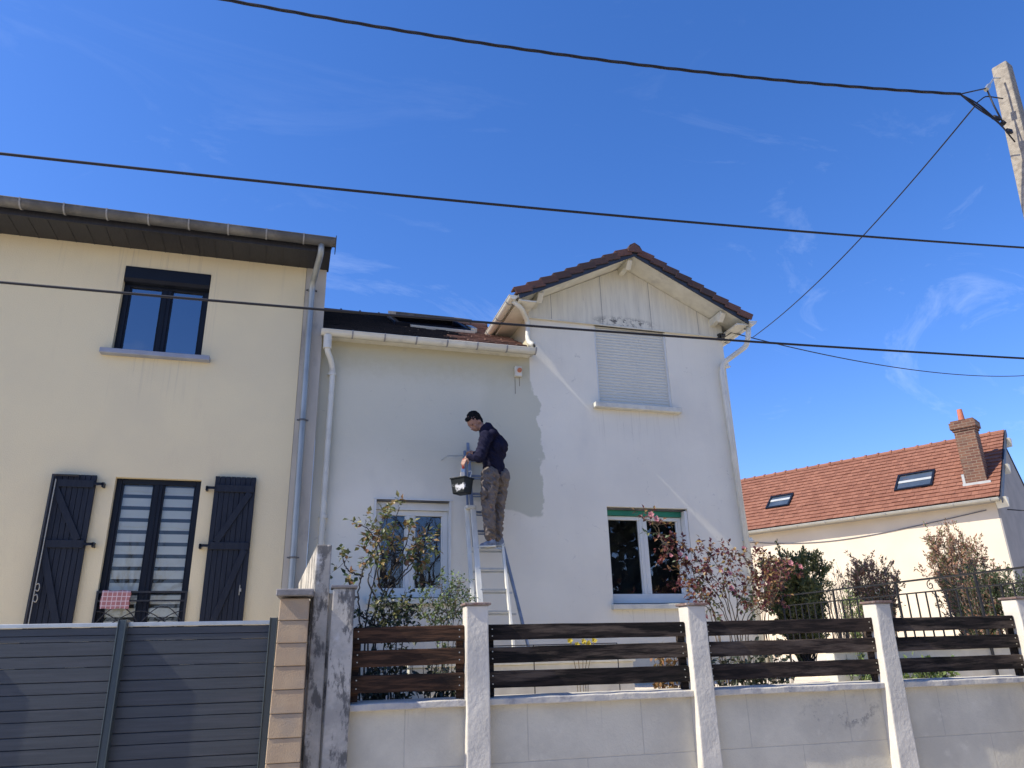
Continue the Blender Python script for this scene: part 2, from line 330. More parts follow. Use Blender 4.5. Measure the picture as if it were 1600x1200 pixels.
m_lead = M('lead_flashing', (.42, .44, .47), (.34, .36, .39), rough=.6)
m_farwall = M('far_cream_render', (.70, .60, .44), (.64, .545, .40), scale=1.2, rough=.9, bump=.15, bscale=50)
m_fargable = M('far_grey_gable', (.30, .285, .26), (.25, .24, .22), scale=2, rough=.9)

# ------------------------------------------------------------------ ground and setting
def sheet(name, x0, x1, y0, y1, z, mat, n=1):
    mb = MB(); mb.poly([(x0, y0, z), (x1, y0, z), (x1, y1, z), (x0, y1, z)]); o = mb.build(name, mat); return tag(o, kind='structure')
sheet('ground', -400, 400, -400, 400, -.02, m_soil)
sheet('road', -400, 400, -5.5, 3.3, 0, m_asph)
mb = MB(); mb.box(-60, 60, 3.3, 5.3, -.1, .12); tag(mb.build('pavement', m_pave, bevel=.01), kind='structure')
mb = MB(); mb.box(-60, 60, -8.5, -5.5, -.1, .12); tag(mb.build('far_pavement', m_pave, bevel=.01), kind='structure')
mb = MB(); mb.box(.2, 7.2, 5.62, 9.99, -.1, 1.1); tag(mb.build('garden_ground', m_soil), kind='structure')
mb = MB(); mb.box(7.2, 60, 5.62, 60, -.1, 1.16); tag(mb.build('upper_garden_ground', m_soil), kind='structure')
mb = MB(); mb.box(-9, .13, 5.62, 9.84, -.1, 1.45); tag(mb.build('courtyard_paving', m_soil), kind='structure')

# ------------------------------------------------------------------ walls with openings
def wall_holes(mb, x0, x1, z0, z1, y, depth, holes):
    xs = sorted({x0, x1, *[h[0] for h in holes], *[h[1] for h in holes]}); zs = sorted({z0, z1, *[h[2] for h in holes], *[h[3] for h in holes]})
    ve = {}
    def g(x, z, yy=y):
        k = (x, z, yy)
        if k not in ve: ve[k] = mb.v((x, yy, z))
        return ve[k]
    for a, b in zip(xs, xs[1:]):
        for c, d in zip(zs, zs[1:]):
            if any(h[0] <= a and b <= h[1] and h[2] <= c and d <= h[3] for h in holes): continue
            mb.f([g(a, c), g(b, c), g(b, d), g(a, d)])
    for h in holes:
        for p, q in (((h[0], h[2]), (h[1], h[2])), ((h[1], h[2]), (h[1], h[3])), ((h[1], h[3]), (h[0], h[3])), ((h[0], h[3]), (h[0], h[2]))):
            mb.f([g(*p), g(*q), g(q[0], q[1], y+depth), g(p[0], p[1], y+depth)])
def framed(parent, name, x0, x1, z0, z1, y, mat, bars, fw=.06, th=.06, gmat=None, bottom=None, dark=True):
    """casement: outer frame, sashes, each pane a sub-part; bars = x of meeting stiles"""
    mb = MB(); bt = bottom or fw
    mb.box(x0, x0+fw, y, y+th, z0, z1); mb.box(x1-fw, x1, y, y+th, z0, z1)
    mb.box(x0+fw, x1-fw, y, y+th, z1-fw, z1); mb.box(x0+fw, x1-fw, y, y+th, z0, z0+bt)
    for b, hw in bars:
        mb.box(b-hw, b+hw, y, y+th, z0+bt, z1-fw); mb.box(b-.008, b+.008, y-.012, y, z0+bt, z1-fw)
        mb.box(b-hw-.02, b-hw, y+.012, y+th, z0+bt, z1-fw); mb.box(b+hw, b+hw+.02, y+.012, y+th, z0+bt, z1-fw)
    mb.box(x0+fw, x0+fw+.02, y+.012, y+th, z0+bt, z1-fw); mb.box(x1-fw-.02, x1-fw, y+.012, y+th, z0+bt, z1-fw)
    o = mb.build(name, mat, parent, bevel=.004)
    xs = [x0+fw+.02]; 
    for b, hw in bars: xs += [b-hw-.02, b+hw+.02]
    xs.append(x1-fw-.02)
    for a, b in zip(xs[::2], xs[1::2]):
        g = MB(); g.poly([(a, y+.035, z0+bt), (b, y+.035, z0+bt), (b, y+.035, z1-fw), (a, y+.035, z1-fw)])
        g.build('pane', gmat or m_glass, o)
    if dark:
        d = MB(); d.poly([(x0-.3, y+.9, z0-.3), (x1+.3, y+.9, z0-.3), (x1+.3, y+.9, z1+.3), (x0-.3, y+.9, z1+.3)])
        for xx in (x0-.3, x1+.3): d.poly([(xx, y+.07, z0-.3), (xx, y+.9, z0-.3), (xx, y+.9, z1+.3), (xx, y+.07, z1+.3)])
        for zz in (z0-.3, z1+.3): d.poly([(x0-.3, y+.07, zz), (x1+.3, y+.07, zz), (x1+.3, y+.9, zz), (x0-.3, y+.9, zz)])
        d.build('room', m_inside, o)
    return o
def gutter(parent, a, b, r, mat, step, back=(0, 1, 0), name='gutter', start=0.2):
    """half-round gutter from a to b with joint rings"""
    a = Vector(a); b = Vector(b); d = (b-a).normalized(); back = Vector(back); mb = MB(); seg = 12
    def ring(p, rr, inner=False):
        return [p + back*(-math.cos(t))*rr + Vector((0, 0, -math.sin(t)))*rr for t in [math.pi*k/seg for k in range(seg+1)]]
    A = [mb.v(q) for q in ring(a, r)]; B = [mb.v(q) for q in ring(b, r)]
    for k in range(seg): mb.f([A[k], A[k+1], B[k+1], B[k]])
    A2 = [mb.v(q) for q in ring(a, r-.006)]; B2 = [mb.v(q) for q in ring(b, r-.006)]
    for k in range(seg): mb.f([A2[k+1], A2[k], B2[k], B2[k+1]])
    for P in (A, B): mb.f(P)
    mb.tube([a-back*r, b-back*r], .009, 8)
    o = mb.build(name, mat, parent, smooth=False)
    L_ = (b-a).length; t = start
    while t < L_:
        k = MB()
        p = a+d*t
        q1 = ring(p-d*.010, r+.009); q2 = ring(p+d*.010, r+.009); q3 = ring(p-d*.010, r-.002); q4 = ring(p+d*.010, r-.002)
        A = [k.v(q) for q in q1]; B = [k.v(q) for q in q2]
        for j in range(seg): k.f([A[j], A[j+1], B[j+1], B[j]])
        for U, V_ in ((A, [k.v(q) for q in q3]), (B, [k.v(q) for q in q4])):
            for j in range(seg): k.f([U[j], U[j+1], V_[j+1], V_[j]])
        k.box(-.008, .008, -.008, .008, -.004, .014, Matrix.Translation(p-back*r))
        t += step; k.build('gutter_joint', m_joint, o)
    return o
def bend(pts, n=6, r=.08):
    """round the corners of a polyline"""
    pts = [Vector(p) for p in pts]; out = [pts[0]]
    for a, b, c in zip(pts, pts[1:], pts[2:]):
        k = min(r, (a-b).length*.45, (c-b).length*.45); s = b+(a-b).normalized()*k; e = b+(c-b).normalized()*k
        for i in range(n+1):
            t = i/n; out.append(s*(1-t)**2+b*2*t*(1-t)+e*t*t)
    out.append(pts[-1]); return out
def tiles(mb, o, u, v, nrm, L_, S, du, dv, th, jit=.004, skip=None, rnd=random.Random(3), pick=None):
    """overlapping tiles on a slope; o eave corner, u along the eave, v up the slope"""
    o, u, v, nrm = map(Vector, (o, u, v, nrm)); rows = int(S/dv)+1
    for r_ in range(rows):
        off = (r_ % 2)*du/2
        for c in range(-1, int(L_/du)+1):
            s0 = c*du+off; s1 = s0+du-.004; s0 = max(s0, 0); s1 = min(s1, L_)
            if s1-s0 < .02: continue
            t0 = r_*dv; t1 = min(t0+dv*1.25, S+.01)
            if skip and skip(s0, s1, t0, t1): continue
            lift = th*1.15+rnd.uniform(0, jit); lb = .002; b0 = rnd.uniform(-.006, .006) if r_ else 0
            P = [o+u*s0+v*(t0+b0)+nrm*lift, o+u*s1+v*(t0+b0)+nrm*lift, o+u*s1+v*t1+nrm*(lb+th*.15), o+u*s0+v*t1+nrm*(lb+th*.15)]
            Q = [q+nrm*th for q in P]
            if pick: mb.mi = pick(s0, t0)
            mb.prism(P, Q)

def smooth_pts(P, n=8):
    out = []
    for i in range(len(P)-1):
        p0 = P[max(i-1, 0)]; p1 = P[i]; p2 = P[i+1]; p3 = P[min(i+2, len(P)-1)]
        for k in range(n):
            t = k/n; out.append(.5*((2*p1)+(p2-p0)*t+(2*p0-5*p1+4*p2-p3)*t*t+(3*p1-p0-3*p2+p3)*t**3))
    out.append(P[-1]); return out
# ================================================================== CREAM HOUSE
YC = 9.85
cream = thing('cream_house', 'cream rendered two storey house with anthracite joinery, left of the white house', 'house', (-2, YC, 1.45))
mb = MB()
wall_holes(mb, -9.0, -.075, 1.40, 6.90, YC, .13, [(-2.12, -1.14, 1.50, 3.71), (-2.415, -1.335, 5.36, 6.605)])
mb.poly([(-9, YC, 1.4), (-9, YC, 6.9), (-9, 13.0, 8.6), (-9, 16.4, 6.9), (-9, 16.4, 1.4)])
mb.build('wall', m_cream, cream)
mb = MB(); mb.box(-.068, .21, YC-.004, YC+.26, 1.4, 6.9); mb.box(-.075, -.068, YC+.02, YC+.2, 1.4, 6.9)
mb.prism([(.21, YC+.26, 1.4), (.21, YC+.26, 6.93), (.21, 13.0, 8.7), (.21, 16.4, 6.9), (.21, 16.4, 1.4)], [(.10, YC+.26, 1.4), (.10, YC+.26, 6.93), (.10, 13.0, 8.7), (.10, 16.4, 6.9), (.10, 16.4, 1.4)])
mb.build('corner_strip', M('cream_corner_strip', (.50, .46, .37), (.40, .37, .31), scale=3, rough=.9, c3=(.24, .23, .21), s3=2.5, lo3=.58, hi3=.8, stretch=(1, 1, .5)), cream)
# eave
mb = MB(); mb.box(-9.1, .235, 9.33, YC+.05, 6.875, 6.90); mb.box(-9.1, .235, 9.30, 9.33, 6.86, 7.02); o = mb.build('soffit', m_darksoffit, cream)
mb = MB()
for k in range(42):
    mb.box(-9+k*.22, -8.99+k*.22, 9.34, YC-.002, 6.868, 6.8745)
mb.build('soffit_grooves', m_darksoffit, o)
u = Vector((1, 0, 0)); v = Vector((0, math.cos(R(26)), math.sin(R(26)))); nn = Vector((0, -math.sin(R(26)), math.cos(R(26))))
mb = MB(); mb.prism([(-9.15, 9.3, 6.98), (-9.15, 9.3, 7.01), (-9.15, 12.95, 8.79), (-9.15, 16.6, 7.01), (-9.15, 16.6, 6.98), (-9.15, 12.95, 8.76)], [(.26, 9.3, 6.98), (.26, 9.3, 7.01), (.26, 12.95, 8.79), (.26, 16.6, 7.01), (.26, 16.6, 6.98), (.26, 12.95, 8.76)])
rf = mb.build('roof', m_verge, cream)
mb = MB(); tiles(mb, (-9.1, 9.28, 7.01), u, v, nn, 9.35, 4.05, .25, .33, .02); mb.build('roof_tiles', m_tile_dark, rf)
gutter(cream, (-9.1, 9.205, 7.0), (.285, 9.205, 7.0), .088, m_zinc, .485, start=.23)
mb = MB(); mb.prism([(.285, 9.10, 7.03), (.285, 9.33, 7.05), (.285, 9.33, 6.86), (.285, 9.2, 6.86), (.285, 9.12, 6.92)], [(.295, 9.10, 7.03), (.295, 9.33, 7.05), (.295, 9.33, 6.86), (.295, 9.2, 6.86), (.295, 9.12, 6.92)])
mb.build('gutter_end', m_verge, cream)
# down pipe
mb = MB(); mb.tube(bend([(.10, 9.21, 6.93), (.10, 9.24, 6.80), (.02, 9.72, 6.55), (.02, 9.765, 6.2), (.045, 9.765, 2.2), (.045, 9.765, 1.45)], 6, .10), .043, 14)
dp = mb.build('downpipe', m_zincpipe, cream, smooth=True)
for z in (6.48, 4.55, 2.75):
    mb = MB(); xx = .02+(6.2-z)*.006
    mb.tube([(xx, 9.765, z-.012), (xx, 9.765, z+.012)], .052, 14); mb.box(xx-.075, xx+.075, 9.75, 9.775, z-.008, z+.008); mb.box(xx-.008, xx+.008, 9.80, 9.85, z-.01, z+.01); mb.build('pipe_collar', m_zinc, dp)
# first-floor window, shutter box, sill
win = framed(cream, 'window', -2.415, -1.335, 5.36, 6.42, YC+.10, m_frame_d, [(-1.875, .055)], fw=.075, gmat=m_glass_hi)
mb = MB(); mb.prism([(-2.41, YC+.135, 6.37), (-2.41, YC+.02, 6.385), (-2.41, YC-.01, 6.43), (-2.41, YC-.012, 6.60), (-2.41, YC+.135, 6.60)], [(-1.34, YC+.135, 6.37), (-1.34, YC+.02, 6.385), (-1.34, YC-.01, 6.43), (-1.34, YC-.012, 6.60), (-1.34, YC+.135, 6.60)])
mb.build('shutter_box', m_frame_d, win, bevel=.006)
mb = MB(); mb.box(-2.525, -1.215, YC-.11, YC+.1, 5.295, 5.36); mb.build('window_sill', m_sill_g, cream, bevel=.006)
# curtain behind upstairs glass
# french window with striped day-night blind
fd = framed(cream, 'french_window', -2.12, -1.14, 1.50, 3.71, YC+.075, m_frame_d, [(-1.635, .05)], fw=.065, dark=False, gmat=m_glass_lo)
for (a, b) in ((-2.035, -1.70), (-1.57, -1.22)):
    mb = MB(); z = 3.63
    while z > 1.6:
        mb.box(a, b, YC+.15, YC+.153, z-.100, z); z -= .146
    mb.build('blind', m_blind, fd)
mb = MB(); mb.poly([(-2.3, YC+.25, 1.4), (-1, YC+.25, 1.4), (-1, YC+.25, 3.9), (-2.3, YC+.25, 3.9)]); mb.build('room', M('sheer_grey', (.10, .115, .12), rough=.9), fd)
# guard rail of french window
mb = MB()
for z, t in ((2.345, .022), (2.245, .018), (1.75, .018)): mb.box(-2.115, -1.145, YC-.03, YC-.015, z-t/2, z+t/2)
for x in (-2.108, -1.152): mb.box(x-.012, x+.012, YC-.034, YC-.01, 1.70, 2.355)
for k in range(2):
    cx0 = -2.1+.475*k
    for sgn in (1, -1):
        pts = [(cx0+.475*t, YC-.022, 2.03+sgn*(.10*math.cos(t*math.pi*1.0))*(1 if t < 2 else 1)) for t in [i/14 for i in range(15)]]
        mb.tube(pts, .006, 6)
        pts = [(cx0+.475*t, YC-.022, 1.98+sgn*.2*math.sin(t*math.pi)) for t in [i/14 for i in range(15)]]
        mb.tube(pts, .006, 6)
mb.build('guard_rail', m_black, cream)
# board shutters
def shutter(x0, x1, z0, z1, hinge_right, lab):
    r_ = MB(); nb = 8; wd = (x1-x0)/nb
    for k in range(nb): r_.box(x0+k*wd+.002, x0+(k+1)*wd-.002, YC-.058, YC-.034, z0, z1)
    r_.box(x0, x1, YC-.036, YC-.034+.006, z0+.01, z1-.01)
    s = r_.build('shutter', m_shutter, cream, bevel=.003); s['label'] = lab
    zs = (3.60, 2.885, 2.17 if False else 1.80)
    sx = 1 if hinge_right else -1
    near, far = (x1, x0) if hinge_right else (x0, x1)
    for z in zs[:2]+(1.75,):
        b = MB(); b.box(min(near, far)+.012, max(near, far)-.012, YC-.082, YC-.058, z-.045, z+.045); b.build('ledge', m_shutter, s, bevel=.003)
        h = MB(); h.box(min(near-.02*sx, near+.085*sx), max(near-.02*sx, near+.085*sx), YC-.092, YC-.082, z-.016, z+.016)
        h.box(near+.085*sx-.012, near+.085*sx+.012, YC-.092, YC, z-.035, z+.02); h.build('hinge', m_frame_d, s)
    for (za, zb) in ((3.55, 2.93), (2.84, 1.80)):
        b = MB(); b.bar((far-sx*(-.06), YC-.070, za), (near-sx*.10, YC-.070, zb), .022, .085, up=(0, 0, 1)) if False else b.bar((far+sx*.06, YC-.070, za), (near-sx*.09, YC-.070, zb), .022, .075); b.build('brace', m_shutter, s, bevel=.002)
    return s
sL = shutter(-2.80, -2.315, 1.5, 3.71, True, 'left board shutter with grey hooked locking bar')
mb = MB(); mb.tube(bend([(-2.50, YC-.10, 3.69), (-2.765, YC-.10, 3.69), (-2.765, YC-.10, 1.6)], 5, .03), .012, 8)
mb.build('trim_bar', m_black, sL)
mb = MB(); mb.tube([(-2.735, YC-.10, 3.64), (-2.735, YC-.10, 1.6)], .0065, 8)
for z in (2.42, 2.30): mb.tube(bend([(-2.735, YC-.10, z), (-2.70, YC-.12, z+.02), (-2.685, YC-.12, z-.035), (-2.70, YC-.11, z-.075), (-2.735, YC-.10, z-.05)], 4, .02), .006, 6)
mb.build('locking_bar', M('locking_bar_grey', (.40, .39, .37), rough=.5, metal=.4), sL)
sR = shutter(-.975, -.485, 1.5, 3.755, False, 'right board shutter with small handle')
mb = MB(); mb.box(-.56, -.55, YC-.075, YC-.06, 2.30, 2.42); mb.box(-.56, -.535, YC-.085, YC-.075, 2.34, 2.38); mb.build('handle', M('handle_grey', (.35, .35, .34), rough=.5), sR)

# checked cloth hanging over the guard rail
m, nt, p, L = newmat('checked_cloth'); V, X, Y, Z = coords(nt); p.inputs['Roughness'].default_value = .95
gx = math_(nt, 'LESS_THAN', math_(nt, 'FRACT', math_(nt, 'MULTIPLY', X, 1/.050)), .17); gz = math_(nt, 'LESS_THAN', math_(nt, 'FRACT', math_(nt, 'MULTIPLY', Z, 1/.052)), .17)
L.new(mixc(nt, (.40, .17, .155), (.66, .50, .47), math_(nt, 'MAXIMUM', gx, gz)), p.inputs['Base Color']); m_cloth = m
mb = MB(); nx, nz = 16, 8; grid = []
for side in (0, 1):
    for j in range(nz+1):
        row = []
        for i in range(nx+1):
            x = -2.06+.305*i/nx; t = j/nz
            if side == 0: yy = YC-.042-.006*math.sin(i*.9)-.01*t; zz = 2.36-.205*t+.004*math.sin(i*.7)
            else: yy = YC-.006; zz = 2.36-.16*t
            row.append(mb.v((x+.004*math.sin(j), yy, zz)))
        grid.append(row)
for g in (grid[:nz+1], grid[nz+1:]):
    for a, b in zip(g, g[1:]):
        for i in range(nx): mb.f([a[i], a[i+1], b[i+1], b[i]])
for i in range(nx): mb.f([grid[0][i], grid[nz+1][i], grid[nz+1][i+1], grid[0][i+1]])
o = mb.build('cloth', m_cloth, smooth=True); tag(o, 'small red and white checked cloth hung over the black rail of the tall window', 'cloth')

# ================================================================== WHITE HOUSE
YW = 10.0
white = thing('white_house', 'white rendered house with gabled tower and low tiled wing, being repainted', 'house', (3.5, YW, 1.1))
XT0, XT1 = 3.32, 6.81
mb = MB()
wall_holes(mb, .215, XT0, 1.0, 5.87, YW, .22, [(1.045, 2.11, 2.27, 3.57)])
wall_holes(mb, XT0, XT1, 1.0, 6.52, YW, .22, [(4.46, 5.795, 2.17, 3.565), (4.445, 5.725, 5.17, 6.515)])
for xx in (XT0, XT1): mb.poly([(xx, YW, 1.0 if xx == XT1 else 5.7), (xx, 15, 1.0), (xx, 15, 6.9), (xx, YW, 6.9)])
w1 = mb.build('wall', m_white, white)
mb = MB(); mb.box(.25, XT1+.02, YW-.025, YW-.002, 1.0, 1.62); mb.build('plinth', M('plinth_render', (.60, .58, .53), (.5, .48, .44), rough=.9, scale=4), white)
# gable cladding (vertical boards), peeling at the foot
m, nt, p, L = newmat('gable_boards'); V, X, Y, Z = coords(nt); p.inputs['Roughness'].default_value = .8
b = mixc(nt, (.72, .68, .53), (.62, .585, .46), rng(nt, noise_(nt, stretchv(nt, V, (5, 1, .6)), 2, 6), .35, .7))
b = mixc(nt, b, (.33, .31, .27), rng(nt, noise_(nt, stretchv(nt, V, (9, 1, 1.0)), 2.4, 8, .7), .56, .78, 0, .55))
dx = math_(nt, 'SUBTRACT', X, 4.98); dz = math_(nt, 'SUBTRACT', Z, 6.60)
spot = rng(nt, math_(nt, 'SQRT', math_(nt, 'ADD', math_(nt, 'MULTIPLY', math_(nt, 'MULTIPLY', dx, dx), .75), math_(nt, 'MULTIPLY', math_(nt, 'MULTIPLY', dz, dz), 26))), .62, .15)
b = mixc(nt, b, (.10, .095, .08), math_(nt, 'MULTIPLY', spot, rng(nt, noise_(nt, V, 8, 9, .75), .47, .53, 0, .95)))
gr = math_(nt, 'LESS_THAN', math_(nt, 'FRACT', math_(nt, 'MULTIPLY', X, 1/.085)), .07)
gr2 = math_(nt, 'LESS_THAN', math_(nt, 'FRACT', math_(nt, 'MULTIPLY', math_(nt, 'SUBTRACT', X, .19), 1/.88)), .012)
b = mixc(nt, b, (.30, .29, .26), math_(nt, 'MULTIPLY', gr, .15)); b = mixc(nt, b, (.18, .17, .16), math_(nt, 'MULTIPLY', gr2, .8))
L.new(b, p.inputs['Base Color']); bump_(nt, p, math_(nt, 'SUBTRACT', 1, math_(nt, 'MAXIMUM', gr, gr2)), .6, .006); m_clad = m
AX, AZ = 5.03, 7.67            # gable apex of the roof deck (upper face)
sl_ = (7.67-6.66)/(AX-3.02)
def rz(x): return AZ-abs(x-AX)*sl_
mb = MB(); yb = YW-.035
loop = [(XT0, yb, 6.515), (XT1, yb, 6.515), (XT1, yb, rz(XT1)-.05), (AX, yb, AZ-.05), (XT0, yb, rz(XT0)-.05)]
mb.prism(loop, [(x, YW+.05, z) for x, y, z in loop]); mb.build('gable_cladding', m_clad, white)
mb = MB(); mb.box(XT0-.003, XT1+.003, yb-.012, yb-.001, 6.505, 6.522); mb.build('drip_strip', m_whitepaint, white)
# tower roof
YF = 9.5
mb = MB()
xl, xr = 3.035, 7.02
for y0, y1, t0, t1 in ((YF+.02, 15.2, .04, .0),):
    mb.prism([(xl, y0, rz(xl)-.04), (AX, y0, AZ-.04), (xr, y0, rz(xr)-.04), (xr, y0, rz(xr)), (AX, y0, AZ), (xl, y0, rz(xl))],
             [(xl, y1, rz(xl)-.04), (AX, y1, AZ-.04), (xr, y1, rz(xr)-.04), (xr, y1, rz(xr)), (AX, y1, AZ), (xl, y1, rz(xl))])
troof = mb.build('tower_roof', m_whitepaint, white)
mb = MB()
for a, b in ((xl, AX), (AX, xr)):
    mb.prism([(a, YF-.005, rz(a)-.085), (b, YF-.005, rz(b)-.085), (b, YF-.005, rz(b)+.012), (a, YF-.005, rz(a)+.012)],
             [(a, YF+.018, rz(a)-.085), (b, YF+.018, rz(b)-.085), (b, YF+.018, rz(b)+.012), (a, YF+.018, rz(a)+.012)])
mb.build('verge_board', m_verge, troof)
th = math.atan(sl_)
for sgn in (-1, 1):
    uu = Vector((0, 1, 0)); vv = Vector((-sgn*math.cos(th), 0, math.sin(th))); n_ = Vector((sgn*math.sin(th), 0, math.cos(th)))
    xe = xl-.03 if sgn < 0 else xr+.03
    mb = MB(); tiles(mb, (xe, YF+.02, rz(xe)+.002), uu, vv, n_, 5.6, 2.18, .24, .242, .02, rnd=random.Random(5)); mb.build('roof_tiles', m_tile_old, troof)
    mb = MB(); rnd = random.Random(11)
    for k in range(9):
        t0 = k*.242-.015; t1 = t0+.275; o_ = Vector((xe, YF-.035, rz(xe)))
        P = []
        for (t, lft) in ((t0, .062), (t1, .020)):
            for (yy, zz) in ((0, -.060), (0, .056), (.16, .056), (.16, .03), (.02, .03), (.02, -.060)):
                P.append(o_+vv*t+uu*(yy+rnd.uniform(-.002, .002))+n_*(zz+lft))
        mb.prism(P[:6], P[6:])
    mb.build('verge_tiles', m_tile_old, troof, bevel=.006, seg=2)
mb = MB()
for k in range(14):
    y0 = YF-.05+k*.38; y1 = y0+.42; a = .02+.012*(0); pr = [(-.13, -.035), (-.085, .055), (0, .105), (.085, .055), (.13, -.035), (.10, -.035), (0, .06), (-.10, -.035)]
    mb.prism([(AX+x*1.06, y0, AZ+.035+z*1.06) for x, z in pr], [(AX+x, y1, AZ+.03+z) for x, z in pr])
mb.prism([(AX+x, YF-.052, AZ+.035+z) for x, z in [(-.13, -.07), (.13, -.07), (.13, -.02), (0, .10), (-.13, -.02)]], [(AX+x, YF-.035, AZ+.035+z) for x, z in [(-.13, -.07), (.13, -.07), (.13, -.02), (0, .10), (-.13, -.02)]])
mb.build('ridge_tiles', m_tile_old, troof, bevel=.008, seg=2)
# purlin ends
def purlin(x, z, h=.13):
    b = MB(); prof = [(YW, z), (YF+.10, z), (YF+.08, z-h*.35), (YF+.13, z-h*.8), (YF+.20, z-h*1.25), (YF+.24, z-h*.85), (YW, z-h)]
    b.prism([(x-.045, y, zz) for y, zz in prof], [(x+.045, y, zz) for y, zz in prof]); b.build('purlin_end', m_whitepaint, white, bevel=.006)
purlin(AX-.04, AZ-.075); purlin(3.42, rz(3.42)-.05); purlin(6.62, rz(6.62)-.05)
# soffit under left/right eaves
for x0, x1 in ((xl, XT0), (XT1, xr)):
    mb = MB(); z = min(rz(x0), rz(x1))-.05; mb.box(x0+.004, x1-.002 if x1 < AX else x1-.004, YF+.03, 15, z-.05, z-.03)
    mb.box((x0+.02) if x0 < AX else (x1-.045), (x0+.045) if x0 < AX else (x1-.02), YF+.03, 15, z-.028, z+.04); mb.build('eave_soffit', m_whitepaint, white)
gutter(white, (xl-.075, YF+.03, rz(xl)-.02), (xl-.075, 15.1, rz(xl)-.02), .065, m_pvc, .6, back=(1, 0, 0))
gutter(white, (xr+.075, YF-.02, rz(xr)-.03), (xr+.075, 15.1, rz(xr)-.03), .07, m_pvc, .6, back=(-1, 0, 0))
# tower down pipes
mb = MB(); mb.tube(bend([Vector((xl-.06, YF+.12, rz(xl)-.07)), W(815, 482, YF+.16), W(823, 500, YW-.09), W(825, 508, YW-.07), W(824.5, 529, YW-.07), W(827, 536, YW-.18), (3.31, YW-.30, 5.93)], 5, .06), .040, 12)
o = mb.build('downpipe', m_pvc, white, smooth=True)
mb = MB(); mb.tube([(3.312, YW-.302, 5.93), (3.318, YW-.308, 5.93)], .036, 12); mb.build('pipe_mouth', m_black, o)
mb = MB(); pr = [Vector((xr+.06, YF+.10, rz(xr)-.08)), W(1169, 528, YF+.13), W(1166, 541, YF+.2), W(1129, 568, YW-.08), W(1127.5, 585, YW-.07), (6.765, YW-.07, 1.3)]
mb.tube(bend(pr, 5, .08), .043, 14); o = mb.build('downpipe', m_pvc, white, smooth=True)
for z in (5.98, 3.10):
    mb = MB(); mb.tube([(6.768, YW-.07, z-.03), (6.768, YW-.07, z+.03)], .054, 14); mb.box(6.69, 6.86, YW-.07, YW-.004, z-.008, z+.008); mb.build('pipe_collar', m_pvc, o)
# closed roller shutter of the tower
mb = MB(); z = 5.20
while z < 6.50:
    z1 = min(z+.050, 6.51)
    mb.prism([(4.475, YW+.052, z), (4.475, YW+.042, z+.003), (4.475, YW+.036, z+.022), (4.475, YW+.042, z1-.009), (4.475, YW+.052, z1-.008)], [(5.70, YW+.052, z), (5.70, YW+.042, z+.003), (5.70, YW+.036, z+.022), (5.70, YW+.042, z1-.009), (5.70, YW+.052, z1-.008)])
    z += .050
mb.box(4.47, 5.705, YW+.048, YW+.06, 5.18, 6.51)
rs = mb.build('roller_shutter', m_rollsh, white)
for xx in (4.446, 5.696): mb = MB(); mb.box(xx, xx+.028, YW+.012, YW+.07, 5.175, 6.512); mb.build('guide_rail', m_frame_w, rs)
mb = MB(); mb.box(4.48, 5.69, YW+.025, YW+.07, 5.172, 5.196); mb.build('bottom_bar', m_black, rs)
mb = MB(); mb.box(4.34, 5.84, YW-.11, YW+.10, 5.085, 5.168); mb.build('window_sill', m_whitepaint, white, bevel=.008)
# ground-floor tower window
g = framed(white, 'window', 4.46, 5.74, 2.19, 3.45, YW+.14, m_frame_w, [(5.09, .055)], fw=.055, bottom=.13)
g['label'] = 'ground floor window of the tower with green strip above'
mb = MB(); mb.box(4.465, 5.735, YW+.10, YW+.17, 3.455, 3.53); mb.build('shutter_strip', m_green, g)
mb = MB(); mb.box(4.463, 5.79, YW+.06, YW+.2, 3.532, 3.56); mb.build('shutter_slot', m_zinc, g)
mb = MB(); mb.box(5.745, 5.79, YW+.01, YW+.2, 2.18, 3.53); mb.build('guide_rail', m_frame_w, g)
mb = MB(); mb.box(4.42, 5.84, YW-.09, YW+.16, 2.095, 2.168); mb.build('window_sill', m_whitepaint, white, bevel=.008)
# ground-floor low wing window with shutter housing
g = framed(white, 'window', 1.075, 2.08, 2.285, 3.44, YW+.10, m_frame_w, [(1.555, .055)], fw=.07, bottom=.12)
g['label'] = 'ground floor window of the low wing with white shutter box'
mb = MB(); mb.box(1.075, 2.08, YW+.06, YW+.18, 3.442, 3.545); mb.build('shutter_box', m_frame_w, g)
for xx in (1.046, 2.081): mb = MB(); mb.box(xx, xx+.028, YW-.014, YW+.12, 2.28, 3.565); mb.build('guide_rail', m_frame_w, g)
mb = MB(); mb.box(1.03, 2.125, YW-.02, YW-.002, 3.566, 3.584); mb.build('head_trim', m_frame_w, g)
mb = MB(); mb.box(1.076, 2.079, YW-.01, YW+.05, 3.548, 3.558); mb.build('shutter_slat', m_zinc, g)
mb = MB(); mb.box(.99, 2.16, YW-.08, YW+.12, 2.19, 2.265); mb.build('window_sill', m_whitepaint, white, bevel=.008)
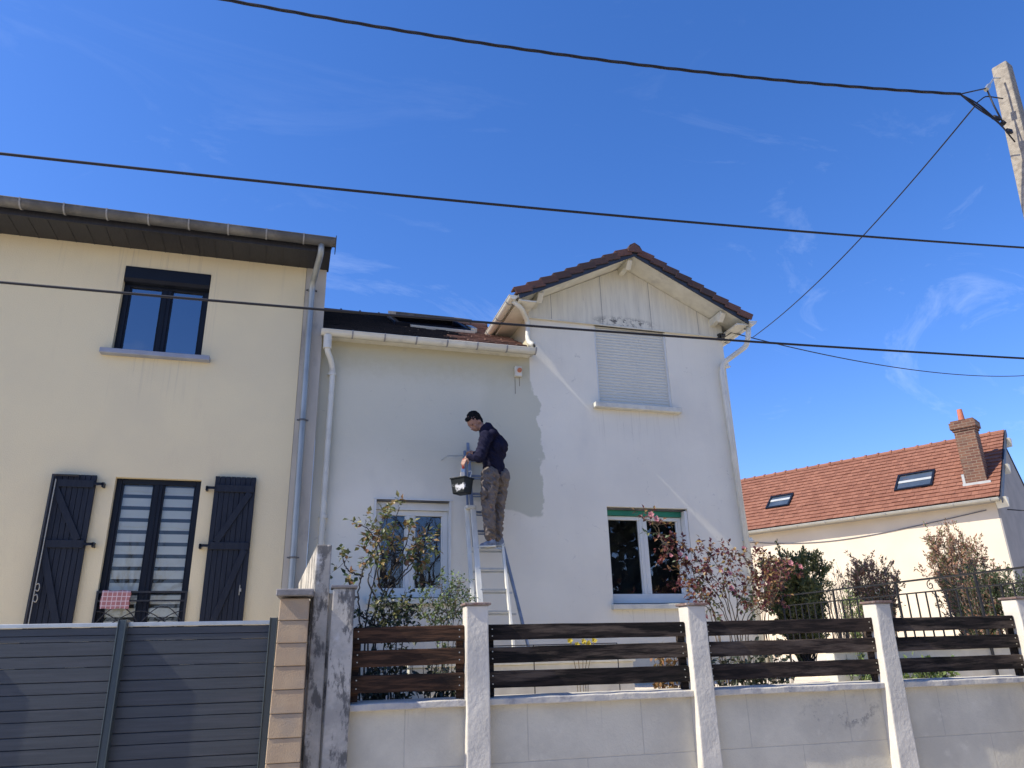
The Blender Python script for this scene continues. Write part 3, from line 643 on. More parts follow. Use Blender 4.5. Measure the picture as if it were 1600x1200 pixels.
# low wing roof
al = R(30); vl = Vector((0, math.cos(al), math.sin(al))); nl = Vector((0, -math.sin(al), math.cos(al))); OL = Vector((.225, 9.83, 5.90))
mb = MB(); A = OL; B = OL+vl*3.23; C = Vector((.225, B.y*2-OL.y, OL.z))
mb.prism([A, B, C, C-Vector((0, 0, .05)), B-Vector((0, 0, .05)), A-Vector((0, 0, .05))], [q+Vector((3.07, 0, 0)) for q in (A, B, C, C-Vector((0, 0, .05)), B-Vector((0, 0, .05)), A-Vector((0, 0, .05)))])
lroof = mb.build('wing_roof', m_verge, white)
SK = (1.28, 2.52, 1.30, 2.95)
def skp(s0, s1, t0, t1): return s1+.225 > SK[0]+.225-.0 and s0 < SK[1]-.225+.225-.0 and False
mb = MB(); tiles(mb, OL, (1, 0, 0), vl, nl, 3.07, 3.23, .165, .13, .020, jit=.014, rnd=random.Random(9), pick=lambda s_, t_: 1 if s_ < 1.75+.25*t_+.12*math.sin(t_*9) else 0); mb.build('roof_tiles', [m_tile_low, m_tile_low_shade], lroof)  # tiles left of the slanting line carry the cream house's shadow as paint
mb = MB(); rnd = random.Random(4)
for k in range(9):
    x0 = .225+k*.345; rr = .07
    mb.tube([(x0, B.y, B.z-.0), (x0+.35, B.y, B.z-.0)], rr, 10); mb.tube([(x0+.33, B.y, B.z), (x0+.36, B.y, B.z)], rr+.018, 10)
mb.build('ridge_tiles', m_tile_old, lroof)
def onroof(x, t, h): return Vector((x, OL.y, OL.z))+vl*t+nl*h
def rbox(mb, x0, x1, t0, t1, h0, h1):
    P = [onroof(x, t, h) for h in (h0, h1) for t in (t0, t1) for x in (x0, x1)]; v = [mb.v(p) for p in P]
    for q in ((0, 2, 3, 1), (4, 5, 7, 6), (0, 1, 5, 4), (1, 3, 7, 5), (3, 2, 6, 7), (2, 0, 4, 6)): mb.f([v[i] for i in q])
mb = MB(); x0, x1, t0, t1 = 1.38, 2.66, 1.50, 2.86
rbox(mb, x0, x1, t0, t0+.08, .02, .10); rbox(mb, x0, x1, t1-.08, t1, .02, .10); rbox(mb, x0, x0+.08, t0+.08, t1-.08, .02, .10); rbox(mb, x1-.08, x1, t0+.08, t1-.08, .02, .10)
sk = mb.build('roof_window', m_frame_d, white, bevel=.004)
mb = MB(); rbox(mb, x0+.25, x1+.06, t0-.10, t0+.02, .03, .075); rbox(mb, x1, x1+.10, t0-.05, t0+.45, .05, .12); mb.build('flashing', m_whitepaint, sk)
# opened sash, hinged at the top
hA = onroof(0, t1-.10, .12); ang = R(26.0); vs = Vector((0, math.cos(ang), math.sin(ang)))
def sash(mb, a, b, c, d, th0, th1):
    ns = Vector((0, -vs.z, vs.y))
    P = [Vector((x, hA.y, hA.z))-vs*t+ns*h for h in (th0, th1) for t in (d, c) for x in (a, b)]; v = [mb.v(p) for p in P]
    for q in ((0, 2, 3, 1), (4, 5, 7, 6), (0, 1, 5, 4), (1, 3, 7, 5), (3, 2, 6, 7), (2, 0, 4, 6)): mb.f([v[i] for i in q])
mb = MB(); sash(mb, x0, x1, 0, .09, 0, .05); sash(mb, x0, x1, 1.18, 1.27, 0, .05); sash(mb, x0, x0+.08, .09, 1.18, 0, .05); sash(mb, x1-.08, x1, .09, 1.18, 0, .05)
s2 = mb.build('sash', m_zinc, sk)
mb = MB(); sash(mb, x0+.08, x1-.08, .09, 1.18, .02, .028); mb.build('pane', m_glass, s2)
# wing gutter and fascia
gutter(white, (.19, 9.78, 5.885), (3.36, 9.78, 5.885), .072, m_pvc, .455, start=.43)
mb = MB(); mb.box(.215, 3.31, 9.87, YW-.001, 5.835, 5.85); mb.box(.215, 3.33, 9.855, 9.87, 5.83, 5.91); mb.build('fascia', m_whitepaint, white)
mb = MB(); mb.tube(bend([(.285, 9.78, 5.80), (.285, 9.78, 5.60), (.35, 9.86, 5.48), (.385, 9.925, 5.36), (.375, 9.925, 3.2), (.37, 9.925, 1.3)], 5, .06), .04, 12)
o = mb.build('downpipe', m_pvc, white, smooth=True)
mb = MB(); mb.tube([(.285, 9.78, 5.82), (.285, 9.782, 5.62)], .058, 12); mb.build('outlet', m_pvc, o)
for z in (5.30, 3.30): mb = MB(); mb.tube([(.38, 9.925, z-.025), (.38, 9.925, z+.025)], .049, 12); mb.box(.32, .44, 9.92, 9.999, z-.008, z+.008); mb.build('pipe_collar', m_pvc, o)
mb = MB(); mb.box(3.31, 3.375, 9.84, YW-.003, 5.86, 5.97); mb.build('sun_block_flashing', m_lead, white, bevel=.01)  # end flashing, added and sized to block a sliver of sun on the tower
# orange beacon box with trailing rust stains
mb = MB(); mb.box(3.075, 3.185, YW-.07, YW-.001, 5.50, 5.66); bx_ = mb.build('alarm_box', m_whitepaint, white, bevel=.01, seg=2)
mb = MB(); mb.tube([(3.14, YW-.071, 5.59), (3.14, YW-.10, 5.59)], .034, 16); mb.tube([(3.14, YW-.10, 5.59), (3.14, YW-.112, 5.59)], .024, 16); mb.build('orange_lamp', M('orange_plastic', (.60, .20, .07), rough=.4), bx_)
mb = MB(); mb.box(3.085, 3.091, YW-.003, YW-.001, 5.23, 5.50); mb.box(3.155, 3.161, YW-.003, YW-.001, 5.36, 5.50); mb.build('rust_streaks', M('rust_streak', (.13, .09, .06), rough=.9), bx_)
# cable anchor under right eave
mb = MB(); mb.box(6.70, 6.80, YW-.10, YW-.03, 6.47, 6.56); mb.tube([(6.72, YW-.12, 6.5), (6.78, YW-.16, 6.5)], .03, 10); mb.bar((6.8, YW-.06, 6.5), (7.0, YF+.3, 6.62), .012, .012); mb.build('cable_anchor', m_black, white)

# the street boundary is turned a few degrees from the house fronts, about the dividing wall
TURN = R(3.0); PIV = Vector((.2, 5.4, 0))
def along(x): return .2+(x-.2)/(math.cos(TURN)+x*math.sin(TURN)/5.4)
def turn(o):
    M_ = Matrix.Rotation(-TURN, 3, 'Z'); o.location = PIV+M_ @ (Vector(o.location)-PIV); o.rotation_euler = (0, 0, -TURN)
# ================================================================== DIVIDING WALL, PILLAR, GREY FENCE
mb = MB(); a = [(.178, 5.42, .1), (.282, 5.42, .1), (.282, 5.42, 2.33), (.178, 5.42, 2.33)]; b = [(.125, 9.6, .1), (.225, 9.6, .1), (.225, 9.6, 2.42), (.125, 9.6, 2.42)]
mb.prism(a, b); mb.box(.162, .312, 5.45, 5.9, .1, 2.0); o = mb.build('dividing_wall', m_conc, bevel=.008, seg=2); tag(o, 'tall stained grey concrete wall running back between the two properties, bright on its left side', 'wall')
bp = thing('block_pillar', 'beige split block gate pillar with dark grey cap beside the grey fence', 'pillar', (.07, 5.4, .12))
mb = MB(); z = .12+.0; n_ = 13
for k in range(n_):
    z0 = .12+k*.1415; z1 = z0+.1395; q = .0015*(n_-k)
    mb.prism([(-.035-q, 5.299, z0), (.153+q, 5.299, z0), (.151+q, 5.304, z1), (-.033-q, 5.304, z1)], [(-.035-q, 5.56, z0), (.153+q, 5.56, z0), (.151+q, 5.56, z1), (-.033-q, 5.56, z1)])
    mb.box(-.02-q, .14+q, 5.32, 5.55, z1-.002, z1+.006)
mb.build('shaft', m_beige, bp, bevel=.004)
mb = MB(); mb.box(-.062, .178, 5.26, 5.60, 1.972, 2.018); mb.build('cap', m_greycap, bp, bevel=.006)

gf = thing('composite_fence', 'dark grey composite board fence with aluminium top rail in front of the cream house', 'fence', (-1, 5.5, .12))
def bay(x0, x1):
    z = .17
    while z < 1.80:
        z1 = min(z+.1545, 1.80); h = z1-z; b = MB()
        pr = [(5.512, z), (5.512, z+h*.40), (5.519, z+h*.43), (5.512, z+h*.46), (5.512, z+h-.006), (5.520, z+h-.001), (5.53, z+h-.001), (5.53, z)]
        b.prism([(x0, y, q) for y, q in pr], [(x1, y, q) for y, q in pr]); b.build('board', m_comp, gf)
        z += .1545
    b = MB(); b.box(x0, x1, 5.503, 5.537, 1.802, 1.828); b.build('top_rail', m_alu, gf, bevel=.003)
    b = MB(); b.box(x0, x1, 5.503, 5.537, .13, .169); b.build('bottom_rail', m_alu, gf)
posts = [along(q) for q in (-4.73, -3.80, -2.87, -1.94, -1.005, -.075)]
for a, b in zip(posts, posts[1:]): bay(a+.026, b-.026)
for x in posts:
    b = MB(); b.box(x-.026, x-.019, 5.455, 5.56, .1, 1.845); b.box(x+.019, x+.026, 5.455, 5.56, .1, 1.845); b.box(x-.019, x+.019, 5.463, 5.552, .1, 1.843); b.build('post', m_fpost, gf, bevel=.002)
turn(bp); turn(gf)

# ================================================================== STREET WALL
gw = thing('garden_wall', 'pale rendered block wall with square pillars and stone coping along the pavement', 'wall', (3, 5.5, .12))
PX = [(along(p), along(q)) for p, q in ((.305, .455), (1.25, 1.415), (3.03, 3.19), (4.83, 4.985), (6.40, 6.58), (8.2, 8.38))]; PH = [2.03, 1.905, 1.885, 1.885, 1.905, 1.905]
for i, ((a, b), h) in enumerate(zip(PX, PH)):
    la = -.02 if i == 0 else (-.07 if i == 3 else 0); 
    bm_ = MB(); n_ = 10; rings = []
    rn = random.Random(i)
    for k in range(n_+1):
        z = .1+(h-.1)*k/n_; f_ = (1-k/n_); j = lambda: rn.uniform(-.0025, .0025)
        rings.append([(a+la*f_+j(), 5.385+j(), z), (b+la*.4*f_+.012*f_+j(), 5.385+j(), z), (b+la*.4*f_+.012*f_+j(), 5.545, z), (a+la*f_+j(), 5.545, z)])
    vs_ = [[bm_.v(p) for p in r_] for r_ in rings]
    for A, B in zip(vs_, vs_[1:]):
        for q in range(4): bm_.f([A[q], A[(q+1) % 4], B[(q+1) % 4], B[q]])
    bm_.f(vs_[0][::-1]); bm_.f(vs_[-1])
    pi = bm_.build('pillar', m_post if i else m_conc, gw, bevel=.010, seg=2)
    if i == 0: pi['label'] = 'tallest pillar, stained grey, beside the dividing wall'
    c = MB(); c.box(a-.014, b+.018, 5.370, 5.56, h, h+.019); c.build('cap', m_brickcap if i else m_greycap, pi, bevel=.004)
for (a, b) in zip(PX, PX[1:]):
    x0, x1 = a[1]-.004, b[0]+.004
    m_ = MB(); m_.box(x0-.03 if a is PX[0] else x0-.06, x1-.0+ .03, 5.475, 5.60, .1, 1.236); m_.build('panel', m_gwall, gw)
    c = MB(); n_ = 14; rn = random.Random(int(x0*100)); A = []
    for k in range(n_+1):
        x = x0+(x1-x0)*k/n_; j = rn.uniform(-.004, .004); A.append([c.v((x, 5.415+j, 1.238+rn.uniform(-.002, .002))), c.v((x, 5.415+j, 1.282+rn.uniform(-.003, .003))), c.v((x, 5.63, 1.292)), c.v((x, 5.63, 1.238))])
    for P, Q in zip(A, A[1:]):
        for q in range(4): c.f([P[q], P[(q+1) % 4], Q[(q+1) % 4], Q[q]])
    c.f(A[0]); c.f(A[-1][::-1]); c.build('coping', m_cap, gw, bevel=.006, seg=2)
PZ = [(1.665, 1.772), (1.512, 1.620), (1.345, 1.458)]
labs = ['brown weathered three plank screen between the two leftmost pillars', 'long black three plank screen below the ladder', 'dark brown three plank screen in front of the pink rose bush', 'near black three plank screen at the right edge below the railing', 'dark three plank screen past the last pillar']
for i, ((a, b), mt) in enumerate(zip(zip(PX, PX[1:]), [m_wood_brown, m_wood_black, m_wood_dark, m_wood_black, m_wood_dark])):
    x0, x1 = a[1]+.004, b[0]-.004
    t = thing('plank_screen', labs[i], 'fence', ((x0+x1)/2, 5.46, 1.29), 'timber plank screens between the wall pillars')
    rn = random.Random(20+i)
    for (z0, z1) in PZ:
        m_ = MB(); n_ = 12; A = []; tl = rn.uniform(-.006, .006)
        for k in range(n_+1):
            x = x0+(x1-x0)*k/n_; dz = tl*(k/n_-.5)+.0008*math.sin(k*1.3+i+z0*9); dy = .0015*math.sin(k*.8+z0*5)
            A.append([m_.v((x, 5.452+dy, z0+dz)), m_.v((x, 5.452+dy, z1+dz+rn.uniform(-.002, .002))), m_.v((x, 5.478+dy, z1+dz)), m_.v((x, 5.478+dy, z0+dz))])
        for P, Q in zip(A, A[1:]):
            for q in range(4): m_.f([P[q], P[(q+1) % 4], Q[(q+1) % 4], Q[q]])
        m_.f(A[0]); m_.f(A[-1][::-1]); pl = m_.build('plank', mt, t, bevel=.004)
        s_ = MB()
        for xx in (x0+.035, x1-.035):
            for zz in (z0+.03, z1-.03): s_.tube([(xx, 5.4505, zz), (xx, 5.447, zz)], .0045, 8)
        s_.build('screws', m_alu, pl)
    for xx in (x0+.0, x1-.05):
        m_ = MB(); m_.box(xx, xx+.05, 5.482, 5.52, 1.29, 1.76); m_.build('batten', mt, t)
    turn(t)
turn(gw)

# low kerb walls and scroll edging in the garden
mb = MB(); mb.box(1.3, 3.9, 8.3, 8.42, 1.1, 1.44); mb.box(1.28, 3.92, 8.27, 8.45, 1.44, 1.475); o = mb.build('border_wall', m_whitepaint, bevel=.006); tag(o, 'low white border wall in the garden behind the long black planks', 'wall')
mb = MB(); mb.box(5.3, 8.3, 6.6, 6.72, 1.1, 1.50); mb.box(5.28, 8.32, 6.57, 6.75, 1.50, 1.535); o = mb.build('planter_wall', m_whitepaint, bevel=.006); tag(o, 'low white planter wall behind the rightmost planks', 'wall')
mb = MB(); mb.box(1.6, 3.6, 8.0, 8.012, 1.1, 1.112)
for k in (0, 1, 2, 3, 8, 9):
    cx = 1.7+k*.17; pts = [(cx+(.012+.05*t)*math.cos(t*9), 8.006, 1.56+(.012+.05*t)*math.sin(t*9)) for t in [i/20 for i in range(21)]]
    mb.tube(pts, .005, 5)
for x in (1.62, 2.6, 3.58): mb.tube([(x, 8.006, 1.1), (x, 8.006, 1.64)], .006, 5)
for z in (1.50, 1.64): mb.tube([(1.62, 8.006, z), (3.58, 8.006, z)], .006, 6)
o = mb.build('scroll_edging', m_black); tag(o, 'low black wrought iron scroll edging glimpsed through the gaps of the long black planks', 'edging')

# ================================================================== RAILING
rl = thing('metal_railing', 'black metal stair railing with upright bars in front of the shrubs', 'railing', (7.3, 8, 1.1))
XR = 7.3
mb = MB(); mb.box(XR-.018, XR+.018, 3.0+2.7, 10.07, 2.262, 2.282); mb.build('top_rail', m_black, rl)
mb = MB(); mb.box(XR-.012, XR+.012, 5.7, 10.05, 2.118, 2.134); mb.build('middle_rail', m_black, rl)
mb = MB(); mb.box(XR-.012, XR+.012, 5.7, 10.05, 1.50, 1.516); mb.build('bottom_rail', m_black, rl)
y = 10.05; k = 0
while y > 5.7:
    b = MB()
    if k % 8 == 0: b.box(XR-.011, XR+.011, y-.011, y+.011, 1.12, 2.262)
    else: b.box(XR-.007, XR+.007, y-.007, y+.007, 1.50, 2.125)
    b.build('post' if k % 8 == 0 else 'bar', m_black, rl); y -= .145; k += 1
for yy in (8.55, 8.05, 7.2):
    b = MB(); b.tube([(XR, yy+(.012+.045*t)*math.cos(t*8), 2.198+(.012+.045*t)*math.sin(t*8)) for t in [i/20 for i in range(21)]], .006, 6); b.build('scroll', m_black, rl)

# ================================================================== FAR HOUSE
a = Vector((18.11, 14.993, 5.12)); e = Vector((.47, -.883, 0)).normalized(); wv = Vector((-e.y, e.x, 0)); uz = Vector((0, 0, 1))
up = (wv*2.6+uz*2.28); SL = up.length; up.normalize(); nf = e.cross(up)
far = thing('far_house', 'cream house with orange tiled roof, brick chimney and two roof windows behind the shrubs', 'house', a-uz*4)
LEN = 9.0; WB = 5.2
def FP(s, wd, z): return a+e*s+wv*wd+uz*z
mb = MB(); mb.prism([FP(-LEN, .25, -4.2), FP(-.16, .25, -4.2), FP(-.16, .25, .06), FP(-LEN, .25, .06)], [FP(-LEN, .45, -4.2), FP(-.16, .45, -4.2), FP(-.16, .45, .06), FP(-LEN, .45, .06)]); mb.build('wall', m_farwall, far)
mb = MB(); lp = [(.25, -4.2), (WB-.25, -4.2), (WB-.25, .1), (2.6, 2.2), (.25, .1)]
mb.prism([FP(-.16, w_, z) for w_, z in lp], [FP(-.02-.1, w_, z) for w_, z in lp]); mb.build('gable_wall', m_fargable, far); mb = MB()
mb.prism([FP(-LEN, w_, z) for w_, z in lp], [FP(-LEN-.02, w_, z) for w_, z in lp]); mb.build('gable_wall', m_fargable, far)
mb = MB(); lp = [(-.03, -.05), (2.6, 2.23), (2.6, 2.28), (-.03, 0)]
mb.prism([FP(.05, w_, z) for w_, z in lp], [FP(-LEN+.1, w_, z) for w_, z in lp]); lp = [(2.602, 2.23), (WB+.03, -.05), (WB+.03, 0), (2.602, 2.28)]
mb.prism([FP(-.10, w_, z) for w_, z in lp], [FP(-LEN+.1, w_, z) for w_, z in lp]); fr = mb.build('roof', m_verge, far)
mb = MB(); o0 = a+e*(-LEN+.1)+uz*.0+nf*.004
tiles(mb, o0, e, up, nf, LEN-.08, SL, .17, .195, .030, jit=.014, rnd=random.Random(2)); mb.build('roof_tiles', m_tile_orange, fr)
mb = MB(); n2 = Vector((e.y*0, 0, 0)); up2 = (-wv*2.6+uz*2.28).normalized()
tiles(mb, a+e*(-.12)+wv*WB, -e, up2, (-e).cross(up2), LEN-.08, SL, .41, .47, .018, rnd=random.Random(2)); mb.build('back_roof_tiles', m_tile_orange, fr)
mb = MB()
for k in range(22):
    s0 = -k*.41+.03; p0 = FP(s0, 2.6, 2.30); mb.tube([p0, p0-e*.40], .075, 8)
    mb.tube([p0-e*.37, p0-e*.43], .10, 8)
mb.build('ridge_tiles', m_tile_orange, fr)
mb = MB()
for sgn in (0,):
    q0 = FP(.05, -.05, -.02); q1 = FP(.05, 2.6, 2.33)
    mb.prism([q0-uz*.14, q1-uz*.14, q1+uz*.03, q0+uz*.03], [c+e*.03 for c in (q0-uz*.14, q1-uz*.14, q1+uz*.03, q0+uz*.03)])
mb.build('verge_board', m_verge, fr)
for t in (.12, 1.35, 2.45):
    w_ = t*1.0; b = MB(); z0 = w_*2.28/2.6-.10
    b.prism([FP(-.118, w_-.13, z0), FP(-.118, w_+.13, z0), FP(-.118, w_, z0-.28)], [FP(.16, w_-.13, z0), FP(.16, w_+.13, z0), FP(.16, w_, z0-.26)]); b.build('purlin_end', m_whitepaint, far)
gutter(far, a+e*.02-wv*.10+uz*.0-uz*.02, a-e*(LEN-.1)-wv*.10-uz*.02, .075, M('far_gutter', (.42, .42, .41), rough=.5), .9, back=wv)
mb = MB(); mb.prism([FP(.0, -.03, -.09), FP(.0, .26, -.09), FP(.0, .26, -.07), FP(.0, -.03, -.07)], [FP(-LEN+.1, -.03, -.09), FP(-LEN+.1, .26, -.09), FP(-LEN+.1, .26, -.07), FP(-LEN+.1, -.03, -.07)]); mb.build('soffit', m_fargable, far)
def farbox(mb, s0, s1, t0, t1, h0, h1):
    P = [a+e*s+up*t+nf*h for h in (h0, h1) for t in (t0, t1) for s in (s0, s1)]; v = [mb.v(p) for p in P]
    for q in ((0, 2, 3, 1), (4, 5, 7, 6), (0, 1, 5, 4), (1, 3, 7, 5), (3, 2, 6, 7), (2, 0, 4, 6)): mb.f([v[i] for i in q])
for (s0, s1, t0, t1) in ((-2.79, -1.72, .98, 1.84), (-7.02, -6.18, 1.12, 1.84)):
    mb = MB(); farbox(mb, s0, s1, t0, t0+.07, .03, .11); farbox(mb, s0, s1, t1-.07, t1, .03, .11); farbox(mb, s0, s0+.06, t0+.07, t1-.07, .03, .11); farbox(mb, s1-.06, s1, t0+.07, t1-.07, .03, .11)
    rw = mb.build('roof_window', m_frame_d, far); mb = MB(); farbox(mb, s0+.06, s1-.06, t0+.07, t1-.07, .07, .08); mb.build('pane', M('far_roof_glass', (.04, .055, .07), (.07, .09, .11), rough=.12, scale=2, spec=1.), rw)
    mb = MB(); farbox(mb, s0+.07, s1-.07, t0+.38, t0+.50, .085, .09); mb.build('blind', m_lead, rw)
# chimney
mb = MB()
def chbox(mb, s0, s1, w0, w1, z0, z1):
    P = [FP(s, w_, z) for z in (z0, z1) for w_ in (w0, w1) for s in (s0, s1)]; v = [mb.v(p) for p in P]
    for q in ((0, 2, 3, 1), (4, 5, 7, 6), (0, 1, 5, 4), (1, 3, 7, 5), (3, 2, 6, 7), (2, 0, 4, 6)): mb.f([v[i] for i in q])
chbox(mb, -.83, -.30, .58, 1.0, .3, 2.10); chbox(mb, -.86, -.27, .55, 1.03, 2.10, 2.17); chbox(mb, -.90, -.23, .51, 1.07, 2.17, 2.36); chbox(mb, -.86, -.27, .55, 1.03, 2.36, 2.42)
ch = mb.build('chimney', m_cbrick, fr)
mb = MB(); c0 = FP(-.60, .78, 2.42); mb.tube([c0, c0+uz*.36], .085, 14, r1=.068); mb.build('chimney_pot', m_pot, ch, smooth=False)
mb = MB(); chbox(mb, -.90, -.20, .50, .578, .40, .58); chbox(mb, -.90, -.832, .578, .95, .50, .86); mb.build('flashing', m_lead, ch)
# cable along the far wall
def onwall(px, py):
    v = (px-800)*cr-(py-600)*cu+FPX*fwd; p0 = a+wv*.235; return EYE+v*((p0-EYE).dot(wv)/v.dot(wv))
pts = smooth_pts([onwall(*q) for q in ((1150, 846), (1210, 849), (1280, 847), (1350, 838), (1440, 820), (1541, 797))])
mb = MB(); q_ = onwall(1257, 877); mb.prism([q_+e*x-wv*.02+uz*z for x, z in ((-.12, -.10), (.12, -.10), (.12, .10), (-.12, .10))], [q_+e*x-wv*.005+uz*z for x, z in ((-.12, -.10), (.12, -.10), (.12, .10), (-.12, .10))]); mb.build('wall_plate', m_lead, far)
mb = MB(); mb.tube(pts, .013, 6); mb.build('wall_cable', m_cablegrey, far)

# ================================================================== UTILITY POLE AND WIRES
pole = thing('utility_pole', 'square tapering concrete utility pole at the top right corner', 'pole', (5.6, 3.95, .1))
mb = MB(); 
def sq(c, h): return [c+Vector((x*h*math.cos(.3)+y*h*math.sin(.3)*-1, x*h*math.sin(.3)+y*h*math.cos(.3), 0)) for x, y in ((-1, -1), (1, -1), (1, 1), (-1, 1))]
bot = Vector((5.60, 3.95, .1)); mb.prism(sq(bot, .125), sq(Vector((6.146, 3.95, 6.695)), .067)); mb.build('shaft', m_pole, pole, bevel=.015, seg=2)
hk = W(1553, 122, 3.895); h2 = W(1545, 134, 3.887); pj = W(1565, 200, 3.895)
mb = MB(); mb.tube([W(1563, 122, 3.911), hk, h2], .008, 6); mb.tube([h2, W(1541, 140, 3.887)], .022, 8); mb.build('anchor_bracket', m_alu, pole)
A0 = W(1500, 147, 3.871)
def wire(name, pts, r, lab, mat=m_cable, seg=8, strands=0):
    mb = MB()
    if strands:
        P = [Vector(p) for p in pts]
        for s in range(strands):
            q = []
            for i, p in enumerate(P):
                an = i*.55+s*2*math.pi/strands; q.append(p+Vector((0, math.cos(an), math.sin(an)))*r*.95)
            mb.tube(q, r, 6)
    else: mb.tube(pts, r, seg)
    return tag(mb.build(name, mat, smooth=True), lab, 'wire')
def quad(pa, pm, pb, n=60, ext=0.):
    """parabola through three points (in the order left, middle, right)"""
    pa, pm, pb = map(Vector, (pa, pm, pb)); tm = (pm.x-pa.x)/(pb.x-pa.x); c = (pm-(pa*(1-tm)+pb*tm))/(tm*(1-tm)); out = []
    for i in range(n+1):
        t = -ext+i/n*(1+(2*ext if ext < 1 else ext)); out.append(pa*(1-t)+pb*t+c*t*(1-t))
    return out
A = quad(W(355, 0, 4.6), W(950, 95, 4.3), A0, 60)
pa, pm, pb = W(355, 0, 4.6), W(950, 95, 4.25), A0
tm = (pm.x-pa.x)/(pb.x-pa.x); cc = (pm-(pa*(1-tm)+pb*tm))/(tm*(1-tm))
pts = [pa*(1-t)+pb*t+cc*t*(1-t) for t in [(-1.6+2.6*i/260) for i in range(261)]]
wire('twisted_cable', pts, .0070, 'thick twisted black cable bundle across the top of the sky, tied to the concrete pole', strands=3)
def straight(pa, pm, pb, t0, t1, n=60):
    pa, pm, pb = map(Vector, (pa, pm, pb)); tm = (pm.x-pa.x)/(pb.x-pa.x); cc = (pm-(pa*(1-tm)+pb*tm))/(tm*(1-tm))
    return [pa*(1-t)+pb*t+cc*t*(1-t) for t in [t0+(t1-t0)*i/n for i in range(n+1)]]
wire('overhead_wire', straight(W(0, 240, 4.6), W(800, 322, 4.55), W(1600, 387, 4.5), -1.5, 1.8), .010, 'black overhead wire crossing the open sky above both roofs')
wire('overhead_wire', straight(W(0, 441, 4.9), W(800, 507, 4.7), W(1600, 560, 4.4), -1.5, 1.8), .0095, 'lowest black wire crossing the cream wall and the closed roller shutter')
e1 = W(1175, 528, 9.6)
wire('service_wire', straight(e1, (W(1523, 166, 3.895)+e1)/2-Vector((0, 0, .16)), W(1523, 166, 3.895), 0, 1), .0065, 'thin wire climbing steeply from the tower eave to the concrete pole')
wire('telephone_wire', straight(W(1133, 517, 9.85), W(1350, 566, 10.3), W(1600, 587, 11.5), 0, 2.2), .009, 'thin sagging wire leaving the tower eave towards the right')
mb = MB(); 
for dz in (0, .03, -.03): mb.tube(bend([A0, W(1528, 166+dz*150, 3.879), W(1560, 190, 3.871), W(1586, 222, 3.871)], 5, .1), .007, 6)
mb.tube([A0, W(1541, 138, 3.887)], .006, 6); mb.tube([W(1543, 142, 3.887), W(1553, 165, 3.879), W(1568, 193, 3.871)], .007, 6)
mb.tube(bend([W(1527, 160, 3.887), W(1540, 150, 3.887), W(1567, 154, 3.895)], 4, .05), .006, 6)
mb.tube([W(1552, 183, 3.879), W(1562, 186, 3.879)], .02, 8); mb.tube([W(1565, 190, 3.879), W(1570, 194, 3.879)], .02, 8); mb.box(-.03, .03, -.01, .01, -.02, .02, Matrix.Translation(W(1577, 205, 3.879)))
mb.build('cable_clamps', m_cable, pole, smooth=True)
wire('eave_cable', straight(W(1574, 796, 15.3), W(1640, 800, 14.5), W(1800, 800, 13), 0, 2.5), .014, 'short black cable leaving the far house corner to the right')

#@@REST
# ================================================================== LADDER
def LY(z): return 9.05+(z-1.1)*.26
def at(px, py, Y): return W(px, py, Y)
lad = thing('ladder', 'aluminium extension ladder leaning on the unpainted wall with the painter standing on it', 'ladder', (2.52, 9.05, 1.1))
def rail(x0, x1, z0, z1, w_, d_, off, mat, name='rail', par=lad):
    mb = MB(); p = Vector((x0, LY(z0)+off, z0)); q = Vector((x1, LY(z1)+off, z1)); mb.bar(p, q, w_, d_, up=(0, 1, 0)); return mb.build(name, mat, par, bevel=.004)
# front section
f1 = rail(2.35, 2.335, 1.1, 3.44, .072, .04, 0, m_alu_white); f2 = rail(2.735, 2.70, 1.1, 3.02, .035, .05, 0, m_alu_white)
# second section just behind, its right foot splayed outwards
rail(2.262, 2.262, 1.1, 3.44, .052, .04, .07, m_alu_white)
rail(3.02, 2.70, 1.1, 3.10, .035, .045, .06, m_ladder_blue)
# upper sliding section
rail(2.345, 2.35, 2.9, 4.44, .045, .05, .11, m_ladder_blue); rail(2.66, 2.66, 2.9, 4.44, .03, .045, .11, m_ladder_blue)
rail(2.29, 2.295, 3.45, 4.30, .030, .035, .11, m_ladder_blue)
mb = MB(); mb.box(2.235, 2.375, LY(3.44)-.045, LY(3.44)+.10, 3.40, 3.455); mb.build('hinge_head', m_alu_white, lad, bevel=.02, seg=3)
z = 1.45
zr = [2.86-.268*k for k in range(6)]
for zz in zr:
    mb = MB(); y = LY(zz); mb.box(2.35, 2.72, y-.022, y+.012, zz-.015, zz+.012); mb.box(2.30, 2.74+.4*max(0, (2.9-zz))*.25, y+.055, y+.085, zz-.045, zz-.020); mb.build('rung', m_alu, lad, bevel=.004)
for k in range(1, 6):
    zz = 2.86+.268*k; mb = MB(); y = LY(zz)+.11; mb.box(2.37, 2.65, y-.014, y+.014, zz-.03, zz+.0); mb.box(2.37, 2.65, y-.012, y+.012, zz-.062, zz-.045); mb.build('rung', m_ladder_blue, lad)
mb = MB(); y = LY(4.2)+.10; mb.bar((2.03, y-.06, 4.19), (2.345, y, 4.22), .010, .010); mb.bar((2.03, y-.06, 4.19), (1.955, y+.05, 4.15), .009, .009); mb.build('standoff_rod', m_alu, lad)
mb = MB(); mb.box(2.29, 2.40, y-.05, y+.04, 4.16, 4.20); mb.box(2.28, 2.31, y-.05, y-.02, 4.02, 4.19); mb.build('locking_hook', m_ladder_blue, lad, bevel=.004)
mb = MB(); mb.tube([(2.30, 9.02, 1.11), (2.39, 9.02, 1.11)], .03, 8); mb.tube([(2.70, 9.02, 1.11), (2.77, 9.02, 1.11)], .03, 8); mb.build('foot', m_black, lad)

